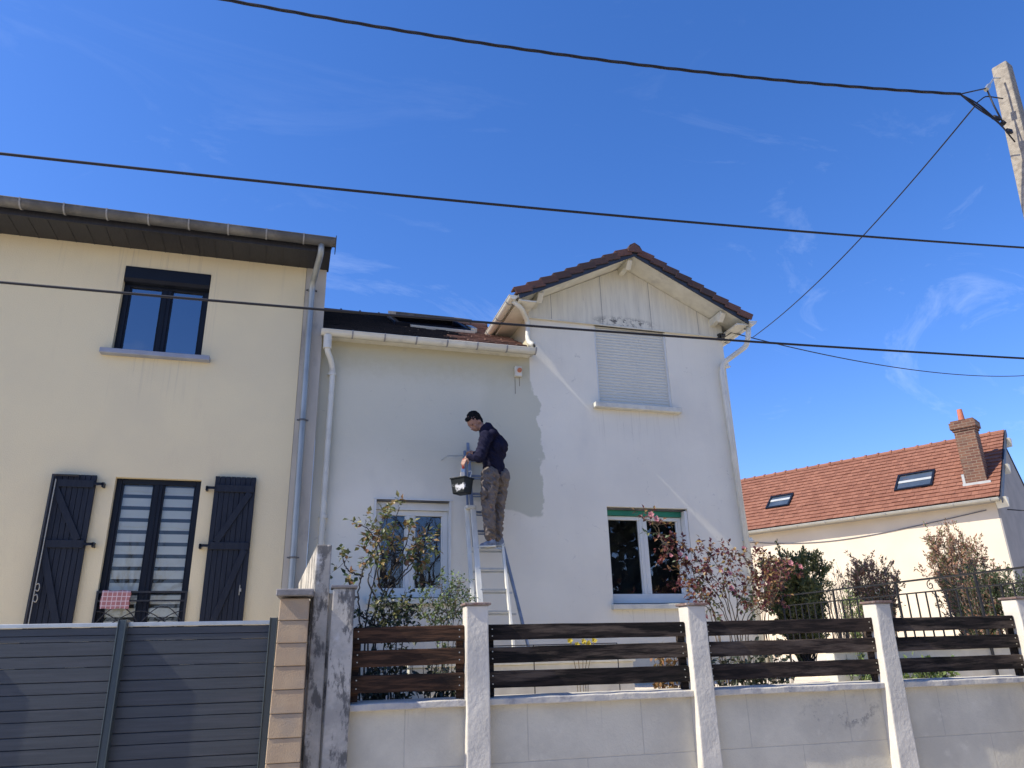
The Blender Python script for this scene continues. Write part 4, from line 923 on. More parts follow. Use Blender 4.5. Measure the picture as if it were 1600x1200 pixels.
# ================================================================== PERSON
def blob(name, prims, mat, parent, voxel=.008, it=6, disp=None, fac=.5):
    mb = MB()
    for q in prims:
        if q[0] == 'c':
            _, p0, ra, p1, rb = q; p0 = Vector(p0); p1 = Vector(p1); d = (p1-p0).normalized()
            P = []; rd = []
            for k in range(6): t = math.pi/2*(k+.25)/6; P.append(p0-d*ra*math.cos(t)); rd.append(ra*math.sin(t))
            P += [p0, p1]; rd += [ra, rb]
            for k in range(5, -1, -1): t = math.pi/2*(k+.25)/6; P.append(p1+d*rb*math.cos(t)); rd.append(rb*math.sin(t))
            mb.tube(P, 0, 14, rad=rd)
        else:
            _, c, rad, rot = q; c = Vector(c); ax = rot @ Vector((0, 0, 1)); rings = []
            for k in range(1, 16):
                t = math.pi*k/16; rings.append([mb.v(c+rot @ Vector((rad[0]*math.sin(t)*math.cos(u), rad[1]*math.sin(t)*math.sin(u), -rad[2]*math.cos(t)))) for u in [2*math.pi*n/20 for n in range(20)]])
            for A_, B_ in zip(rings, rings[1:]):
                for n in range(20): mb.f([A_[n], A_[(n+1) % 20], B_[(n+1) % 20], B_[n]])
            mb.f(rings[0][::-1]); mb.f(rings[-1])
    bmesh.ops.recalc_face_normals(mb.bm, faces=mb.bm.faces); me = bpy.data.meshes.new(name); mb.bm.to_mesh(me); mb.bm.free()
    o = link(name, me, parent)
    r_ = o.modifiers.new('r', 'REMESH'); r_.mode = 'VOXEL'; r_.voxel_size = voxel
    s_ = o.modifiers.new('s', 'SMOOTH'); s_.factor = fac; s_.iterations = it
    dg = bpy.context.evaluated_depsgraph_get(); m2 = bpy.data.meshes.new_from_object(o.evaluated_get(dg)); o.modifiers.clear(); o.data = m2; m2.name = name
    m2.materials.clear(); m2.materials.append(mat)
    if disp:
        amp, sc, strc = disp
        nrm = [v.normal.copy() for v in m2.vertices]
        for v, vn in zip(m2.vertices, nrm):
            c = v.co.copy(); n = noise.noise(Vector((c.x*sc*strc[0], c.y*sc*strc[1], c.z*sc*strc[2]+c.x*sc*strc[3]))); n = 1-abs(n)*2.2
            v.co = c+vn*amp*(n-.5)
    for p in m2.polygons: p.use_smooth = True
    return o
m_skin = M('tan_skin', (.36, .20, .135), (.29, .15, .10), scale=12, rough=.55)
m_hair = M('black_hair', (.005, .005, .005), (.012, .011, .011), spec=.15, scale=60, rough=.8, bump=.8, bscale=90, stretch=(1, 1, .4))
m_sweat = M('navy_sweater', (.010, .010, .024), (.016, .016, .034), spec=.12, scale=6, rough=.95, bump=.25, bscale=130)
m_trous = M('dusty_brown_work_trousers', (.165, .138, .118), (.115, .096, .083), scale=9, rough=.9, bump=.25, bscale=110, c3=(.21, .18, .155), s3=14, lo3=.6, hi3=.75)
m_shoe = M('pale_trainers', (.26, .31, .37), (.12, .14, .18), scale=18, rough=.7)
m_sole = M('white_sole', (.60, .60, .58), rough=.7)
DY = .07
per = thing('person', 'man in navy sweater and dusty brown trousers standing on the ladder dipping a brush', 'person', (2.62, 9.45, 2.88))
def Q(px, py, Y): return W(px, py, Y+DY)
HR = Matrix.Rotation(R(-38), 3, 'Y') @ Matrix.Rotation(R(0), 3, 'Z')     # pitch the head forward (towards -x)
Hc = Q(741.5, 659.5, 9.33)
def H(x, y, z): return Hc + HR @ Vector((x, y, z))       # head frame: -x face, z crown
HR = Matrix.Rotation(R(25), 3, 'Z') @ Matrix.Rotation(R(-50), 3, 'Y')
ER = HR
sk_ = [('e', H(.005, 0, .020), (.106, .083, .112), HR), ('e', H(-.030, 0, -.050), (.074, .062, .072), HR), ('e', H(-.058, 0, -.088), (.030, .030, .026), HR),
       ('c', H(-.085, 0, .010), .012, H(-.112, 0, -.030), .017), ('c', H(-.085, -.030, .030), .016, H(-.085, .030, .030), .016), ('c', H(-.088, -.02, -.062), .011, H(-.088, .02, -.062), .011),
       ('e', H(.012, -.080, -.020), (.022, .012, .034), HR), ('e', H(.012, .080, -.020), (.022, .012, .034), HR), ('e', H(-.065, -.048, -.02), (.02, .02, .02), HR), ('e', H(-.065, .048, -.02), (.02, .02, .02), HR),
       ('c', H(.02, 0, -.05), .058, Q(758, 673, 9.33), .066)]
sk_ += [('c', Q(757, 676, 9.33), .065, Q(764, 692, 9.33), .10), ('c', Q(764, 692, 9.33), .10, Q(772, 728, 9.36), .09), ('c', Q(772, 728, 9.36), .09, Q(774, 742, 9.36), .09)]
shL, elL, wrL = Q(759, 684, 9.20), Q(749.5, 715, 9.10), Q(730.5, 714, 9.19)
shR, elR, wrR = Q(764, 684, 9.46), Q(752, 712, 9.55), Q(742, 709, 9.63)
for a_, b_, c_ in ((shL, elL, wrL), (shR, elR, wrR)): sk_ += [('c', a_, .058, b_, .045), ('c', b_, .043, c_, .027)]
for hp, kn, an in ((Q(767, 745, 9.27), Q(763, 793, 9.28), Q(768, 843, 9.36)), (Q(781, 745, 9.44), Q(778, 793, 9.46), Q(779, 843, 9.47))): sk_ += [('c', hp, .085, kn, .058), ('c', kn, .055, an, .038)]
# hands: left one holds the brush, right one closes on the ladder rail
def hand(wr, out_, down, side, curl, hold):
    """palm from the wrist along out_; four fingers and a thumb, curled towards down"""
    o_ = out_.normalized(); d_ = (down-o_*down.dot(o_)).normalized(); s_ = o_.cross(d_).normalized()*side
    P = [('c', wr, .027, wr+o_*.03, .029)]
    for k in range(4): P.append(('c', wr+o_*.02+s_*(k-1.5)*.010, .016, wr+o_*.078+s_*(k-1.5)*.019, .0125))
    for k in range(4):
        L1 = [.042, .048, .045, .036][k]; b0 = wr+o_*.082+s_*(k-1.5)*.0195; c1 = curl+.06*k
        d1 = (o_*math.cos(c1*.6)+d_*math.sin(c1*.6)); b1 = b0+d1*L1; d2 = (o_*math.cos(c1*1.6)+d_*math.sin(c1*1.6)); b2 = b1+d2*L1*.68; d3 = (o_*math.cos(c1*2.3)+d_*math.sin(c1*2.3)); b3 = b2+d3*L1*.5
        P += [('c', b0, .0098, b1, .0092), ('c', b1, .0092, b2, .0084), ('c', b2, .0084, b3, .0074)]
    t0 = wr+o_*.03-s_*.028; t1 = t0+(o_*.6-s_*.45+d_*.55).normalized()*.04; t2 = t1+(o_*.65+d_*.7+s_*.25).normalized()*.032
    P += [('c', t0, .014, t1, .0115), ('c', t1, .0115, t2, .009)]
    return P
sk_ += hand(wrL, Vector((-.62, -.12, -.78)), Vector((.3, .5, -.75)), -1, .55, True)
sk_ += hand(wrR, Vector((-.55, .35, .35)), Vector((-.2, .6, -.5)), 1, .9, True)
body = blob('body', sk_, m_skin, per, voxel=.005, it=2)
tr = []
for hp, kn, an in ((Q(766, 744, 9.28), Q(762.5, 793, 9.29), Q(766.5, 838, 9.35)), (Q(782, 744, 9.44), Q(778, 793, 9.46), Q(777.5, 838, 9.46))):
    tr += [('c', hp, .125, kn, .088), ('c', kn, .088, an, .066), ('e', an+Vector((-.01, 0, .02)), (.072, .068, .05), Matrix.Identity(3))]
tr += [('c', Q(773, 733, 9.35), .128, Q(774, 745, 9.36), .140), ('e', Q(783, 747, 9.37), (.11, .16, .12), Matrix.Identity(3)), ('e', Q(755.5, 770, 9.20), (.04, .045, .085), Matrix.Identity(3))]
trousers = blob('trousers', tr, m_trous, per, voxel=.007, it=3, disp=(.026, 12, (1, 1, 1.4, 1.0)))
shL = Q(759, 684, 9.20); sw = [('c', Q(757, 672, 9.33), .075, Q(765, 688, 9.33), .135), ('c', Q(761, 671, 9.33), .095, Q(779, 698, 9.34), .130), ('e', Q(758, 674, 9.33), (.085, .10, .06), Matrix.Rotation(R(-30), 3, 'Y')), ('e', shL, (.095, .085, .10), Matrix.Identity(3)), ('c', Q(764, 692, 9.33), .135, Q(770, 712, 9.34), .145), ('c', Q(770, 712, 9.34), .145, Q(772, 736, 9.35), .146),
      ('e', Q(775, 700, 9.34), (.140, .190, .20), Matrix.Rotation(R(-14), 3, 'Y')), ('e', Q(764, 684, 9.34), (.135, .215, .10), Matrix.Rotation(R(-20), 3, 'Y'))]
sw += [('c', shL, .088, elL, .068), ('c', elL, .068, (elL*.12+wrL*.88), .041), ('c', shR, .082, elR, .062), ('c', elR, .062, (elR*.12+wrR*.88), .040)]
sweater = blob('sweater', sw, m_sweat, per, voxel=.007, it=4, disp=(.018, 9, (1, 1, 1.6, 1.6)))
hr = [('e', H(.030, 0, .046), (.106, .088, .104), HR), ('e', H(.066, 0, -.012), (.056, .072, .078), HR), ('e', H(-.045, 0, .100), (.050, .062, .026), HR), ('e', H(.075, 0, -.05), (.035, .055, .05), HR), ('e', H(.040, -.072, .01), (.030, .014, .03), HR), ('e', H(.040, .072, .01), (.030, .014, .03), HR)]
hair = blob('hair', hr, m_hair, per, voxel=.006, it=2, disp=(.014, 34, (1, 1, 1, 0)))
mb = MB(); 
for sy in (-.030, .030): mb.tube([H(-.088, sy-.012, .012), H(-.090, sy+.012, .012)], .006, 8)
mb.build('eye', m_black, body)
mb = MB(); mb.tube([H(-.100, -.02, -.066), H(-.101, .02, -.066)], .0035, 6); mb.build('mouth', M('lips', (.25, .10, .08), rough=.6), body)
for (hx, hy, tx, ty, Y) in ((770, 851, 753, 852.5, 9.36), (783, 850, 770, 852, 9.46)):
    h_, t_ = Q(hx, hy, Y), Q(tx, ty, Y+.05); up_ = Vector((0, 0, 1))
    blob('shoe', [('c', h_+up_*.015, .040, (h_+t_)/2+up_*.018, .040), ('c', (h_+t_)/2+up_*.01, .040, t_+up_*-.002, .033), ('c', h_+up_*.03, .042, h_+up_*.065-Vector((.01, 0, 0)), .040)], m_shoe, per, voxel=.006, it=3)
    mb = MB(); dd = (t_-h_); dd.z = 0; dd.normalize(); sd = dd.cross(up_); zb = h_.z-.032
    lp = [h_-dd*.045+sd*.03, h_+sd*.036+dd*.05, t_+sd*.038, t_+dd*.035+sd*.018, t_+dd*.035-sd*.018, t_-sd*.038, h_-sd*.036+dd*.05, h_-dd*.045-sd*.03]
    mb.prism([Vector((p.x, p.y, zb)) for p in lp], [Vector((p.x, p.y, zb+.022)) for p in lp]); mb.build('shoe_sole', m_sole, per, bevel=.005)

# paint bucket and brush
m, nt, p, L = newmat('black_bucket_with_paint'); V, X, Y, Z = coords(nt); p.inputs['Roughness'].default_value = .35
p.inputs['Roughness'].default_value = .5; p.inputs['Specular IOR Level'].default_value = .2
Cb = W(722, 747, 9.26)
dx = math_(nt, 'SUBTRACT', X, Cb.x-.045); dz = math_(nt, 'SUBTRACT', Z, Cb.z-.13)
ds = math_(nt, 'SQRT', math_(nt, 'ADD', math_(nt, 'MULTIPLY', dx, dx), math_(nt, 'MULTIPLY', dz, math_(nt, 'MULTIPLY', dz, 3.0))))
k1 = rng(nt, math_(nt, 'ADD', ds, math_(nt, 'MULTIPLY', noise_(nt, V, 13, 6, .7), .30)), .225, .19)
L.new(mixc(nt, (.008, .011, .010), (.62, .62, .60), k1), p.inputs['Base Color'])
bk = thing('paint_bucket', 'black square bucket splashed with white paint hooked on the ladder', 'bucket', Cb-Vector((0, 0, .22)))
mb = MB(); top = [Vector((-.155, .02, 0)), Vector((.0, -.15, 0)), Vector((.155, -.01, 0)), Vector((.0, .15, 0))]
def ring4(k, z): return [Cb+q*k+Vector((0, 0, z)) for q in top]
LV = [(.74, -.215), (.80, -.205), (.97, -.02), (1.06, -.02), (1.06, 0), (.95, 0), (.93, -.02), (.78, -.19)]
rg = [[mb.v(q) for q in ring4(*l)] for l in LV]
for A_, B_ in zip(rg, rg[1:]):
    for i in range(4): mb.f([A_[i], A_[(i+1) % 4], B_[(i+1) % 4], B_[i]])
mb.f(rg[0][::-1]); mb.f(rg[-1]); mb.build('tub', m, bk, bevel=.008, seg=2)
mb = MB(); mb.poly(ring4(.90, -.05)); mb.build('paint', M('liquid_paint', (.72, .72, .68), rough=.3), bk)
mb = MB(); pk = Cb+Vector((.135, .0, 0)); mb.tube(bend([pk+Vector((-.045, -.02, -.03)), pk+Vector((.0, .0, .095)), pk+Vector((-.02, .01, .105)), pk+Vector((-.045, .01, .095))], 3, .015), .006, 6); mb.build('hook', m_sole, bk)
bt = wrL+Vector((-.62, -.12, -.78)).normalized()*.085+Vector((.0, .012, -.01)); bb = W(722.5, 741, 9.24)
brs = thing('paintbrush', 'red handled paintbrush in the hand of the man above the bucket', 'brush', bb)
mb = MB(); mb.tube([bt+Vector((0, 0, .05)), bt, bt*.45+bb*.55], .011, 10, rad=[.008, .012, .016]); mb.build('handle', M('red_plastic', (.42, .035, .03), (.34, .03, .03), rough=.4), brs, smooth=True)
mb = MB(); q0 = bt*.45+bb*.55; mb.bar(q0, q0*.4+bb*.6, .05, .018); mb.build('ferrule', m_alu, brs); mb = MB(); mb.bar(q0*.4+bb*.6, bb-Vector((0, 0, .04)), .048, .02); mb.build('bristles', M('bristles', (.55, .52, .46), rough=.9), brs)

# ================================================================== PLANTS
def fol(name, c, c2, rough=.5, tr=.25):
    m, nt, p, L = newmat(name); g = N(nt, 'ShaderNodeNewGeometry')
    p.inputs['Roughness'].default_value = rough; L.new(mixc(nt, c, c2, g.outputs['Random Per Island']), p.inputs['Base Color'])
    t = N(nt, 'ShaderNodeBsdfTranslucent'); L.new(mixc(nt, c, c2, g.outputs['Random Per Island']), t.inputs[0]); mxs = N(nt, 'ShaderNodeMixShader'); mxs.inputs[0].default_value = tr
    L.new(p.outputs[0], mxs.inputs[1]); L.new(t.outputs[0], mxs.inputs[2]); L.new(mxs.outputs[0], nt.nodes['Material Output'].inputs[0]); return m
m_leafolive = fol('olive_leaf', (.10, .12, .035), (.24, .22, .07)); m_leafgold = fol('bronze_leaf', (.28, .20, .06), (.24, .11, .05)); m_leafred = fol('dark_red_leaf', (.065, .014, .016), (.13, .030, .026)); m_leafgreen = fol('rose_green_leaf', (.045, .075, .028), (.10, .13, .045))
m_leaflight = fol('pale_green_leaf', (.20, .26, .08), (.11, .17, .05)); m_needle = fol('conifer_needle', (.10, .125, .032), (.20, .19, .065), tr=.15); m_brownleaf = fol('dry_brown_leaf', (.42, .22, .13), (.25, .14, .09), tr=.15); m_darkleaf = fol('dark_leaf', (.022, .032, .016), (.045, .055, .025), tr=.1)
m_stemgreen = M('green_brown_stem', (.10, .09, .045), (.16, .11, .07), scale=30, rough=.8); m_stemdark = M('dark_stem', (.035, .03, .025), (.06, .05, .04), scale=30, rough=.9); m_stemgrey = M('grey_twig', (.22, .18, .145), (.13, .10, .08), scale=30, rough=.95)
m_petal = fol('pink_petal', (.80, .42, .38), (.72, .27, .27)); m_petalw = fol('white_petal', (.75, .70, .62), (.70, .62, .52))
rv = lambda rn, s: Vector((rn.gauss(0, s), rn.gauss(0, s), rn.gauss(0, s)))
def leaf(mb, p, d, nrm, L_, W_):
    d = d.normalized(); s = d.cross(nrm); s = s.normalized() if s.length > 1e-4 else d.orthogonal().normalized(); n = s.cross(d)
    a0 = mb.v(p); a1 = mb.v(p+d*L_*.45+s*W_/2+n*W_*.16); a2 = mb.v(p+d*L_-n*L_*.08); a3 = mb.v(p+d*L_*.45-s*W_/2+n*W_*.16); c_ = mb.v(p+d*L_*.5-n*0)
    mb.f([a0, a1, c_]); mb.f([a1, a2, c_]); mb.f([a2, a3, c_]); mb.f([a3, a0, c_])
def spray(mb, p, d, rn, n, L_, W_, mats, twl=.07):
    d = d.normalized(); 
    for i in range(n):
        t = (i+1)/n; q = p+d*twl*t; sd = d.orthogonal(); sd.rotate(Matrix.Rotation(rn.uniform(0, 6.28), 3, d)); dd = (d*.5+sd*(1 if i < n-1 else .1)+Vector((0, 0, -.15)))
        mb.mi = rn.choice(mats); leaf(mb, q, dd, Vector((rn.gauss(0, .5), rn.gauss(-.3, .5), 1)), L_*rn.uniform(.7, 1.15), W_*rn.uniform(.75, 1.1))
def smooth_line(P, n=8):
    out = []
    for i in range(len(P)-1):
        p0 = P[max(i-1, 0)]; p1 = P[i]; p2 = P[i+1]; p3 = P[min(i+2, len(P)-1)]
        for k in range(n):
            t = k/n; out.append(.5*((2*p1)+(p2-p0)*t+(2*p0-5*p1+4*p2-p3)*t*t+(3*p1-p0-3*p2+p3)*t**3))
    out.append(P[-1]); return out
def flower(parent, c, r, mat, rn):
    mb = MB()
    for ring_, (k, tilt, rr) in enumerate(((5, .25, 1.), (5, .8, .8), (4, 1.2, .55))):
        for i in range(k):
            a_ = 2*math.pi*i/k+ring_*.6; d = Vector((math.cos(a_)*math.cos(tilt), -.45+.2*math.sin(a_), math.sin(a_)*math.cos(tilt)+.2)); d.normalize()
            leaf(mb, c+rv(rn, r*.08), d, Vector((0, -1, .3)), r*rr*1.1, r*rr*1.2)
    return mb.build('flower', mat, parent)
def rosebush(label, base, stems, Y0, spread, seed, lmats, leafL, nsp, start, flowers=(), stemmat=m_stemgreen, side=1.0, cat='rose bush', name='rose_bush', stemr=.007, twig=.10, gz=1.1, upper=None):
    rn = random.Random(seed); root = thing(name, label, cat, (base.x, base.y, gz)); ms = MB(); ml = MB()
    for S in stems:
        yo = rn.uniform(-spread, spread); P = [W(px, py, Y0+yo*(i/max(1, len(S)-1))) for i, (px, py) in enumerate(S)]
        if S[0][1] > 960: P = [Vector((base.x+(P[0].x-base.x)*.8, base.y+rn.uniform(-.05, .05), gz))]+P
        C_ = smooth_line(P); C_ = [c+rv(rn, .004) for c in C_]; n = len(C_); ms.tube(C_, stemr, 5, r1=stemr*.35)
        ln = sum((C_[i+1]-C_[i]).length for i in range(n-1))
        for k in range(int(nsp*max(.35, ln))):
            t = start+(1-start)*(rn.random()**.75); i = min(n-2, int(t*(n-1))); p_ = C_[i]; d = rv(rn, 1)+Vector((0, 0, .35)); d.normalize(); tl = twig*rn.uniform(.3, 1.5)*side; q = p_+d*tl
            ms.tube([p_, (p_+q)/2+rv(rn, .008), q], .0028, 4, r1=.0014)
            mt = lmats if not upper else (upper[0] if t > upper[1] else lmats)
            spray(ml, q, d, rn, rn.choice((3, 5, 5, 7)), leafL, leafL*.66, mt)
            if tl > .08: spray(ml, (p_+q)/2, rv(rn, 1), rn, 3, leafL*.8, leafL*.5, mt, .03)
        spray(ml, C_[-1], C_[-1]-C_[-3], rn, 5, leafL, leafL*.6, lmats if not upper else upper[0])
    ms.build('stems', stemmat, root); ml.build('leaves', [m_leafolive, m_leafgold, m_leafred, m_leafgreen, m_leaflight, m_darkleaf], root)
    for (px, py, r, w_) in flowers: flower(root, W(px, py, Y0-.12), r, m_petalw if w_ else m_petal, rn)
    return root
rosebush('tall rose bush with bronze and olive leaves before the left ground floor window', W(585, 975, 7.0), [
    [(563, 978), (560, 930), (567, 890), (580, 866), (599, 838), (605, 812)], [(572, 978), (580, 925), (590, 880), (587, 850), (576, 828), (561, 820)],
    [(585, 978), (597, 930), (620, 890), (640, 862), (662, 838)], [(578, 978), (605, 925), (612, 870), (615, 825), (625, 792)],
    [(590, 975), (610, 925), (650, 880), (668, 855), (676, 845)], [(567, 900), (550, 895), (540, 885), (536, 868)], [(560, 935), (548, 925), (545, 905)],
    [(600, 905), (598, 870), (590, 840), (600, 815)], [(615, 890), (635, 850), (640, 825)], [(600, 930), (590, 895), (605, 860), (630, 830)], [(610, 920), (630, 895), (650, 870), (655, 850)], [(590, 940), (575, 905), (585, 880)]],
    7.0, .28, 3, [0, 0, 1, 3, 1, 4], .070, 7, .5, stemr=.009, stemmat=m_stemdark, flowers=[(536, 867, .018, 0)])
rosebush('low dark leafy bush under the left ground floor window', W(620, 975, 6.7), [[(600, 985), (598, 965), (590, 950)], [(610, 985), (612, 960), (610, 940)], [(620, 985), (625, 960), (630, 942)], [(630, 985), (640, 965), (648, 952)], [(585, 985), (575, 970), (565, 962)]], 6.7, .15, 8, [3, 5, 5, 0], .05, 24, .1, cat='bush', name='bush', stemmat=m_stemdark)
rosebush('loose pale green shrub beside the pillar below the ladder', W(700, 975, 6.6), [[(700, 985), (697, 950), (690, 920), (688, 905)], [(708, 985), (712, 950), (715, 925), (718, 910)], [(690, 985), (680, 955), (672, 935)], [(715, 985), (728, 950), (732, 930)], [(700, 985), (704, 945), (702, 925)], [(682, 985), (665, 965), (656, 950)]], 6.6, .15, 9, [4, 4, 0, 4, 3], .034, 30, .15, cat='shrub', name='shrub', twig=.07, stemr=.004)
rosebush('arching rose bush with dark red leaves and pink flowers right of the tower window', W(1150, 975, 7.8), [
    [(1140, 978), (1118, 925), (1085, 890), (1050, 862), (1030, 835), (1016, 812)], [(1145, 978), (1125, 920), (1095, 880), (1068, 852), (1058, 845)], [(1150, 978), (1130, 905), (1112, 870), (1106, 868)],
    [(1155, 978), (1150, 920), (1140, 880), (1132, 862)], [(1160, 978), (1178, 920), (1168, 880), (1152, 862)], [(1165, 978), (1190, 940), (1196, 895), (1192, 872)], [(1120, 975), (1100, 930), (1078, 905), (1060, 890)],
    [(1135, 970), (1110, 935), (1090, 915), (1062, 918)], [(1150, 975), (1160, 930), (1172, 905), (1190, 890)], [(1118, 965), (1095, 925), (1085, 900), (1080, 885)], [(1170, 975), (1200, 950), (1215, 915), (1222, 885)], [(1050, 862), (1035, 845), (1025, 820), (1008, 812)],
    [(1112, 965), (1098, 945), (1085, 932)], [(1140, 960), (1135, 930), (1120, 905), (1100, 885)], [(1150, 950), (1165, 920), (1180, 885), (1170, 862)]],
    7.8, .3, 5, [3, 3, 2, 0], .062, 10, .35, stemmat=m_stemgreen, upper=([2, 2, 2, 1], .55), flowers=[(1016, 804, .042, 0), (1025, 811, .038, 0), (1162, 857, .032, 0), (1110, 893, .035, 0), (1125, 891, .036, 0), (1140, 896, .03, 0), (1142, 920, .042, 0), (1146, 928, .036, 0), (1100, 924, .03, 0), (1062, 866, .03, 0), (1072, 872, .026, 0), (1048, 868, .026, 0), (1190, 910, .03, 1)])
rosebush('red tipped rose shoots with pale pink flowers in front of the green conifer', W(1215, 975, 8.6), [[(1195, 978), (1200, 940), (1210, 905), (1218, 882)], [(1192, 978), (1190, 945), (1185, 925)], [(1200, 978), (1212, 930), (1240, 888)], [(1190, 975), (1182, 955), (1178, 940)], [(1195, 975), (1195, 930), (1205, 895)]],
    8.6, .2, 6, [3, 2, 1], .058, 14, .5, upper=([2, 2, 1], .6), flowers=[(1234, 880, .045, 0), (1250, 886, .04, 0), (1190, 922, .036, 1)])
def shrubby(label, cx_, cy_, rx, ry, Y0, rd, seed, nbr, leafmat, lL, nl, twigmat, cat='shrub', name='shrub', dens=1.0, gz=1.16, bare=0., lmat2=None):
    """branching bush filling an uneven ellipsoid; foliage on the outer two thirds"""
    rn = random.Random(seed); c = W(cx_, cy_, Y0); k = Y0/1145*1.04; RX, RZ = rx*k, ry*k; base = Vector((c.x, Y0, gz)); root = thing(name, label, cat, base); ms = MB(); ml = MB()
    for b in range(nbr):
        u = rv(rn, 1); u.normalize(); rr = rn.uniform(.55, 1.08); tgt = c+Vector((u.x*RX, u.y*rd, abs(u.z)**.8*RZ*(1 if rn.random() > .25 else -.6)))*rr
        P = smooth_line([base+Vector((rn.uniform(-.08, .08), rn.uniform(-.08, .08), 0)), base*.5+tgt*.5+rv(rn, .06)+Vector((0, 0, -.05)), tgt], 6); ms.tube(P, .010, 5, r1=.002)
        for j in range(7):
            i = rn.randint(4, len(P)-1); d = ((P[i]-P[i-1]).normalized()+rv(rn, .55)); L_ = rn.uniform(.08, .24); e_ = P[i]+d.normalized()*L_; ms.tube([P[i], (P[i]+e_)/2+rv(rn, .01), e_], .0035, 4, r1=.0012)
            if rn.random() < bare: continue
            for q in range(int(nl*dens)):
                t = rn.random(); pp = P[i]*(1-t)+e_*t+rv(rn, .018); ml.mi = 0 if rn.random() < .7 else 1; leaf(ml, pp, d.normalized()+rv(rn, .6), rv(rn, 1), lL*rn.uniform(.6, 1.3), lL*.42)
    ms.build('branches', twigmat, root); ml.build('foliage', [leafmat, lmat2 or leafmat], root); return root
shrubby('dense green conifer bush left of the stair railing', 1242, 918, 56, 58, 10.7, .5, 31, 140, m_needle, .065, 24, m_stemdark, lmat2=m_leafgreen)
shrubby('grey leafless twiggy bush between the conifer and the brown shrub', 1308, 925, 22, 45, 10.8, .3, 32, 26, m_brownleaf, .03, 2, m_stemgrey, bare=.8)
shrubby('brown tinged shrub behind the railing under the hanging cable', 1362, 912, 48, 44, 11.4, .4, 33, 90, m_brownleaf, .055, 20, m_stemgrey, lmat2=m_needle, bare=.1)
shrubby('low yellow green plant behind the railing', 1332, 948, 14, 22, 9.6, .15, 34, 18, m_leaflight, .05, 8, m_stemgreen, cat='plant', name='garden_plant')
shrubby('tall half bare shrub with a green core beside the grey gable', 1500, 888, 60, 74, 10.9, .5, 35, 120, m_brownleaf, .055, 20, m_stemgrey, lmat2=m_needle, bare=.15)
shrubby('broad tangled shrub at the right edge behind the railing', 1525, 925, 70, 40, 9.8, .45, 36, 90, m_leafgreen, .055, 18, m_stemgrey, lmat2=m_brownleaf, bare=.3)
shrubby('dark green shrub at the far right edge of the railing', 1590, 930, 36, 42, 9.2, .4, 37, 46, m_leafgreen, .05, 12, m_stemdark, lmat2=m_darkleaf)
# low plants seen through the plank gaps
for i, (px, Y0, w_, h_, mt, lab) in enumerate(((600, 6.2, .18, .45, m_darkleaf, 'dark leafy plant glimpsed through the brown planks, left one of two'), (690, 6.3, .16, .45, m_darkleaf, 'dark leafy plant glimpsed through the brown planks, nearer the pillar'),
        (1170, 6.4, .45, .48, m_darkleaf, 'dark low bush behind the dark brown planks'), (1345, 6.6, .18, .42, m_leaflight, 'pale strappy plant behind the right end of the dark brown planks'), (1445, 6.3, .35, .28, m_leaflight, 'low bright green plant under the rightmost planks'), (1040, 7.2, .15, .45, m_leafgold, 'small bronze leaved plant behind the right end of the long black planks'))):
    rn = random.Random(60+i); b0 = W(px, 1060, Y0); root = thing('garden_plant', lab, 'plant', (b0.x, Y0, 1.1)); ml = MB(); ms = MB()
    for k in range(60 if w_ > .3 else 26):
        p0 = Vector((b0.x+rn.uniform(-w_, w_), Y0+rn.uniform(-.12, .12), 1.1)); p1 = p0+Vector((rn.gauss(0, .05), rn.gauss(0, .04), h_*rn.uniform(.5, 1.2))); ms.tube([p0, (p0+p1)/2+rv(rn, .01), p1], .004, 4, r1=.002)
        for q in range(12): t = rn.random(); leaf(ml, p0*(1-t)+p1*t+rv(rn, .02), rv(rn, 1), rv(rn, 1), .065, .036)
    ms.build('stems', m_stemdark, root); ml.build('leaves', mt, root)

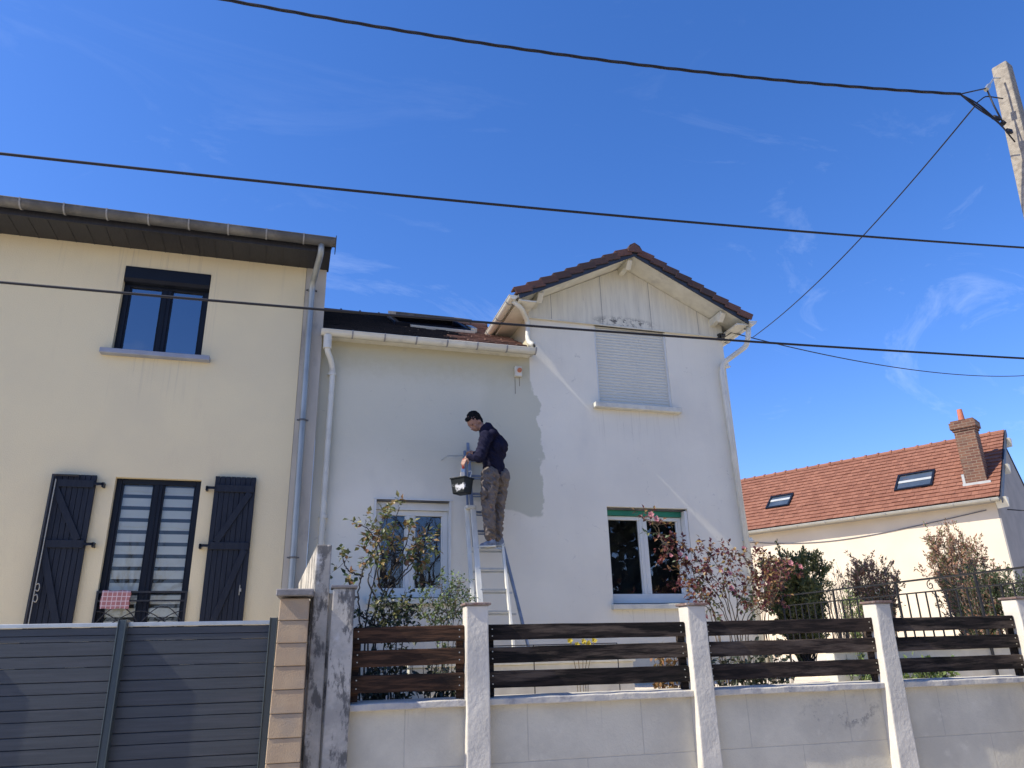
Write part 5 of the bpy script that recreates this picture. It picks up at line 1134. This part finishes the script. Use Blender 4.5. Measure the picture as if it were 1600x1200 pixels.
fl = W(905, 1003, 7.6); rt = thing('flowering_plant', 'small yellow flowers glimpsed in the upper gap of the long black planks', 'plant', (fl.x, fl.y, 1.1)); rn = random.Random(5); ms = MB()
m_yel = fol('yellow_petal', (.75, .62, .08), (.65, .50, .05))
for dx_, dz_ in ((-.10, .01), (-.04, -.03), (.05, .0), (.11, -.02), (.16, .01)):
    p1 = fl+Vector((dx_, rn.uniform(-.05, .05), dz_)); ms.tube([Vector((fl.x+dx_*.4, fl.y, 1.1)), (p1+Vector((fl.x, fl.y, 1.1)))/2, p1], .004, 4); flower(rt, p1, .032, m_yel, rn)
ms.build('stems', m_stemgreen, rt)

# ================================================================== ACROSS THE STREET (seen only in the window panes)
def bare_tree(x, y, h, seed, lab):
    rn = random.Random(seed); root = thing('bare_tree', lab, 'tree', (x, y, .1)); tk = MB(); br_ = MB()
    def grow(mb, p, d, L_, r, lev):
        P = [p]; dd = d.normalized()
        for i in range(4): dd = (dd+rv(rn, .13)+Vector((0, 0, .06))).normalized(); P.append(P[-1]+dd*L_/4)
        mb.tube(P, r, 5 if lev > 1 else 8, r1=r*.6, cap=False)
        if lev >= 5: return
        for k in range(3 if lev else 4):
            i = rn.choice((2, 3, 4)); nd = (dd+rv(rn, .55)).normalized(); grow(br_, P[i], nd, L_*rn.uniform(.55, .8), r*.52, lev+1)
    grow(tk, Vector((x, y, .1)), Vector((0, 0, 1)), h*.34, .16, 0)
    tk.build('trunk', m_bare, root); br_.build('branches', m_bare, root)
bare_tree(4.6, -7.0, 9, 1, 'bare winter tree opposite the left ground floor window'); bare_tree(-5.5, -7.4, 9, 2, 'bare winter tree opposite the cream house'); bare_tree(1.0, -9.0, 10, 4, 'bare winter tree between the other two across the street'); bare_tree(2.8, -6.6, 9, 6, 'bare winter tree nearest the pavement edge across the street'); bare_tree(7.0, -8.6, 11, 8, 'tallest bare winter tree across the street, in front of the tall hedge')
hg = MB(); rn = random.Random(78)
for k in range(9000): leaf(hg, Vector((rn.uniform(7.5, 34), -13+rn.gauss(0, .5), .1+rn.random()**.85*8.5+.5*math.sin(k))), rv(rn, 1), rv(rn, 1), .6, .42)
o = hg.build('hedge', m_darkleaf); tag(o, 'tall dark evergreen hedge across the street to the right', 'hedge')
hg = MB(); rn = random.Random(77)
for k in range(5000): hg.mi = 0; leaf(hg, Vector((rn.uniform(-14, 5), -12+rn.gauss(0, .35), .1+rn.random()**.8*2.6+.4*math.sin(k))), rv(rn, 1), rv(rn, 1), .34, .22)
o = hg.build('hedge', m_darkleaf); tag(o, 'low dark evergreen hedge across the street to the left', 'hedge')
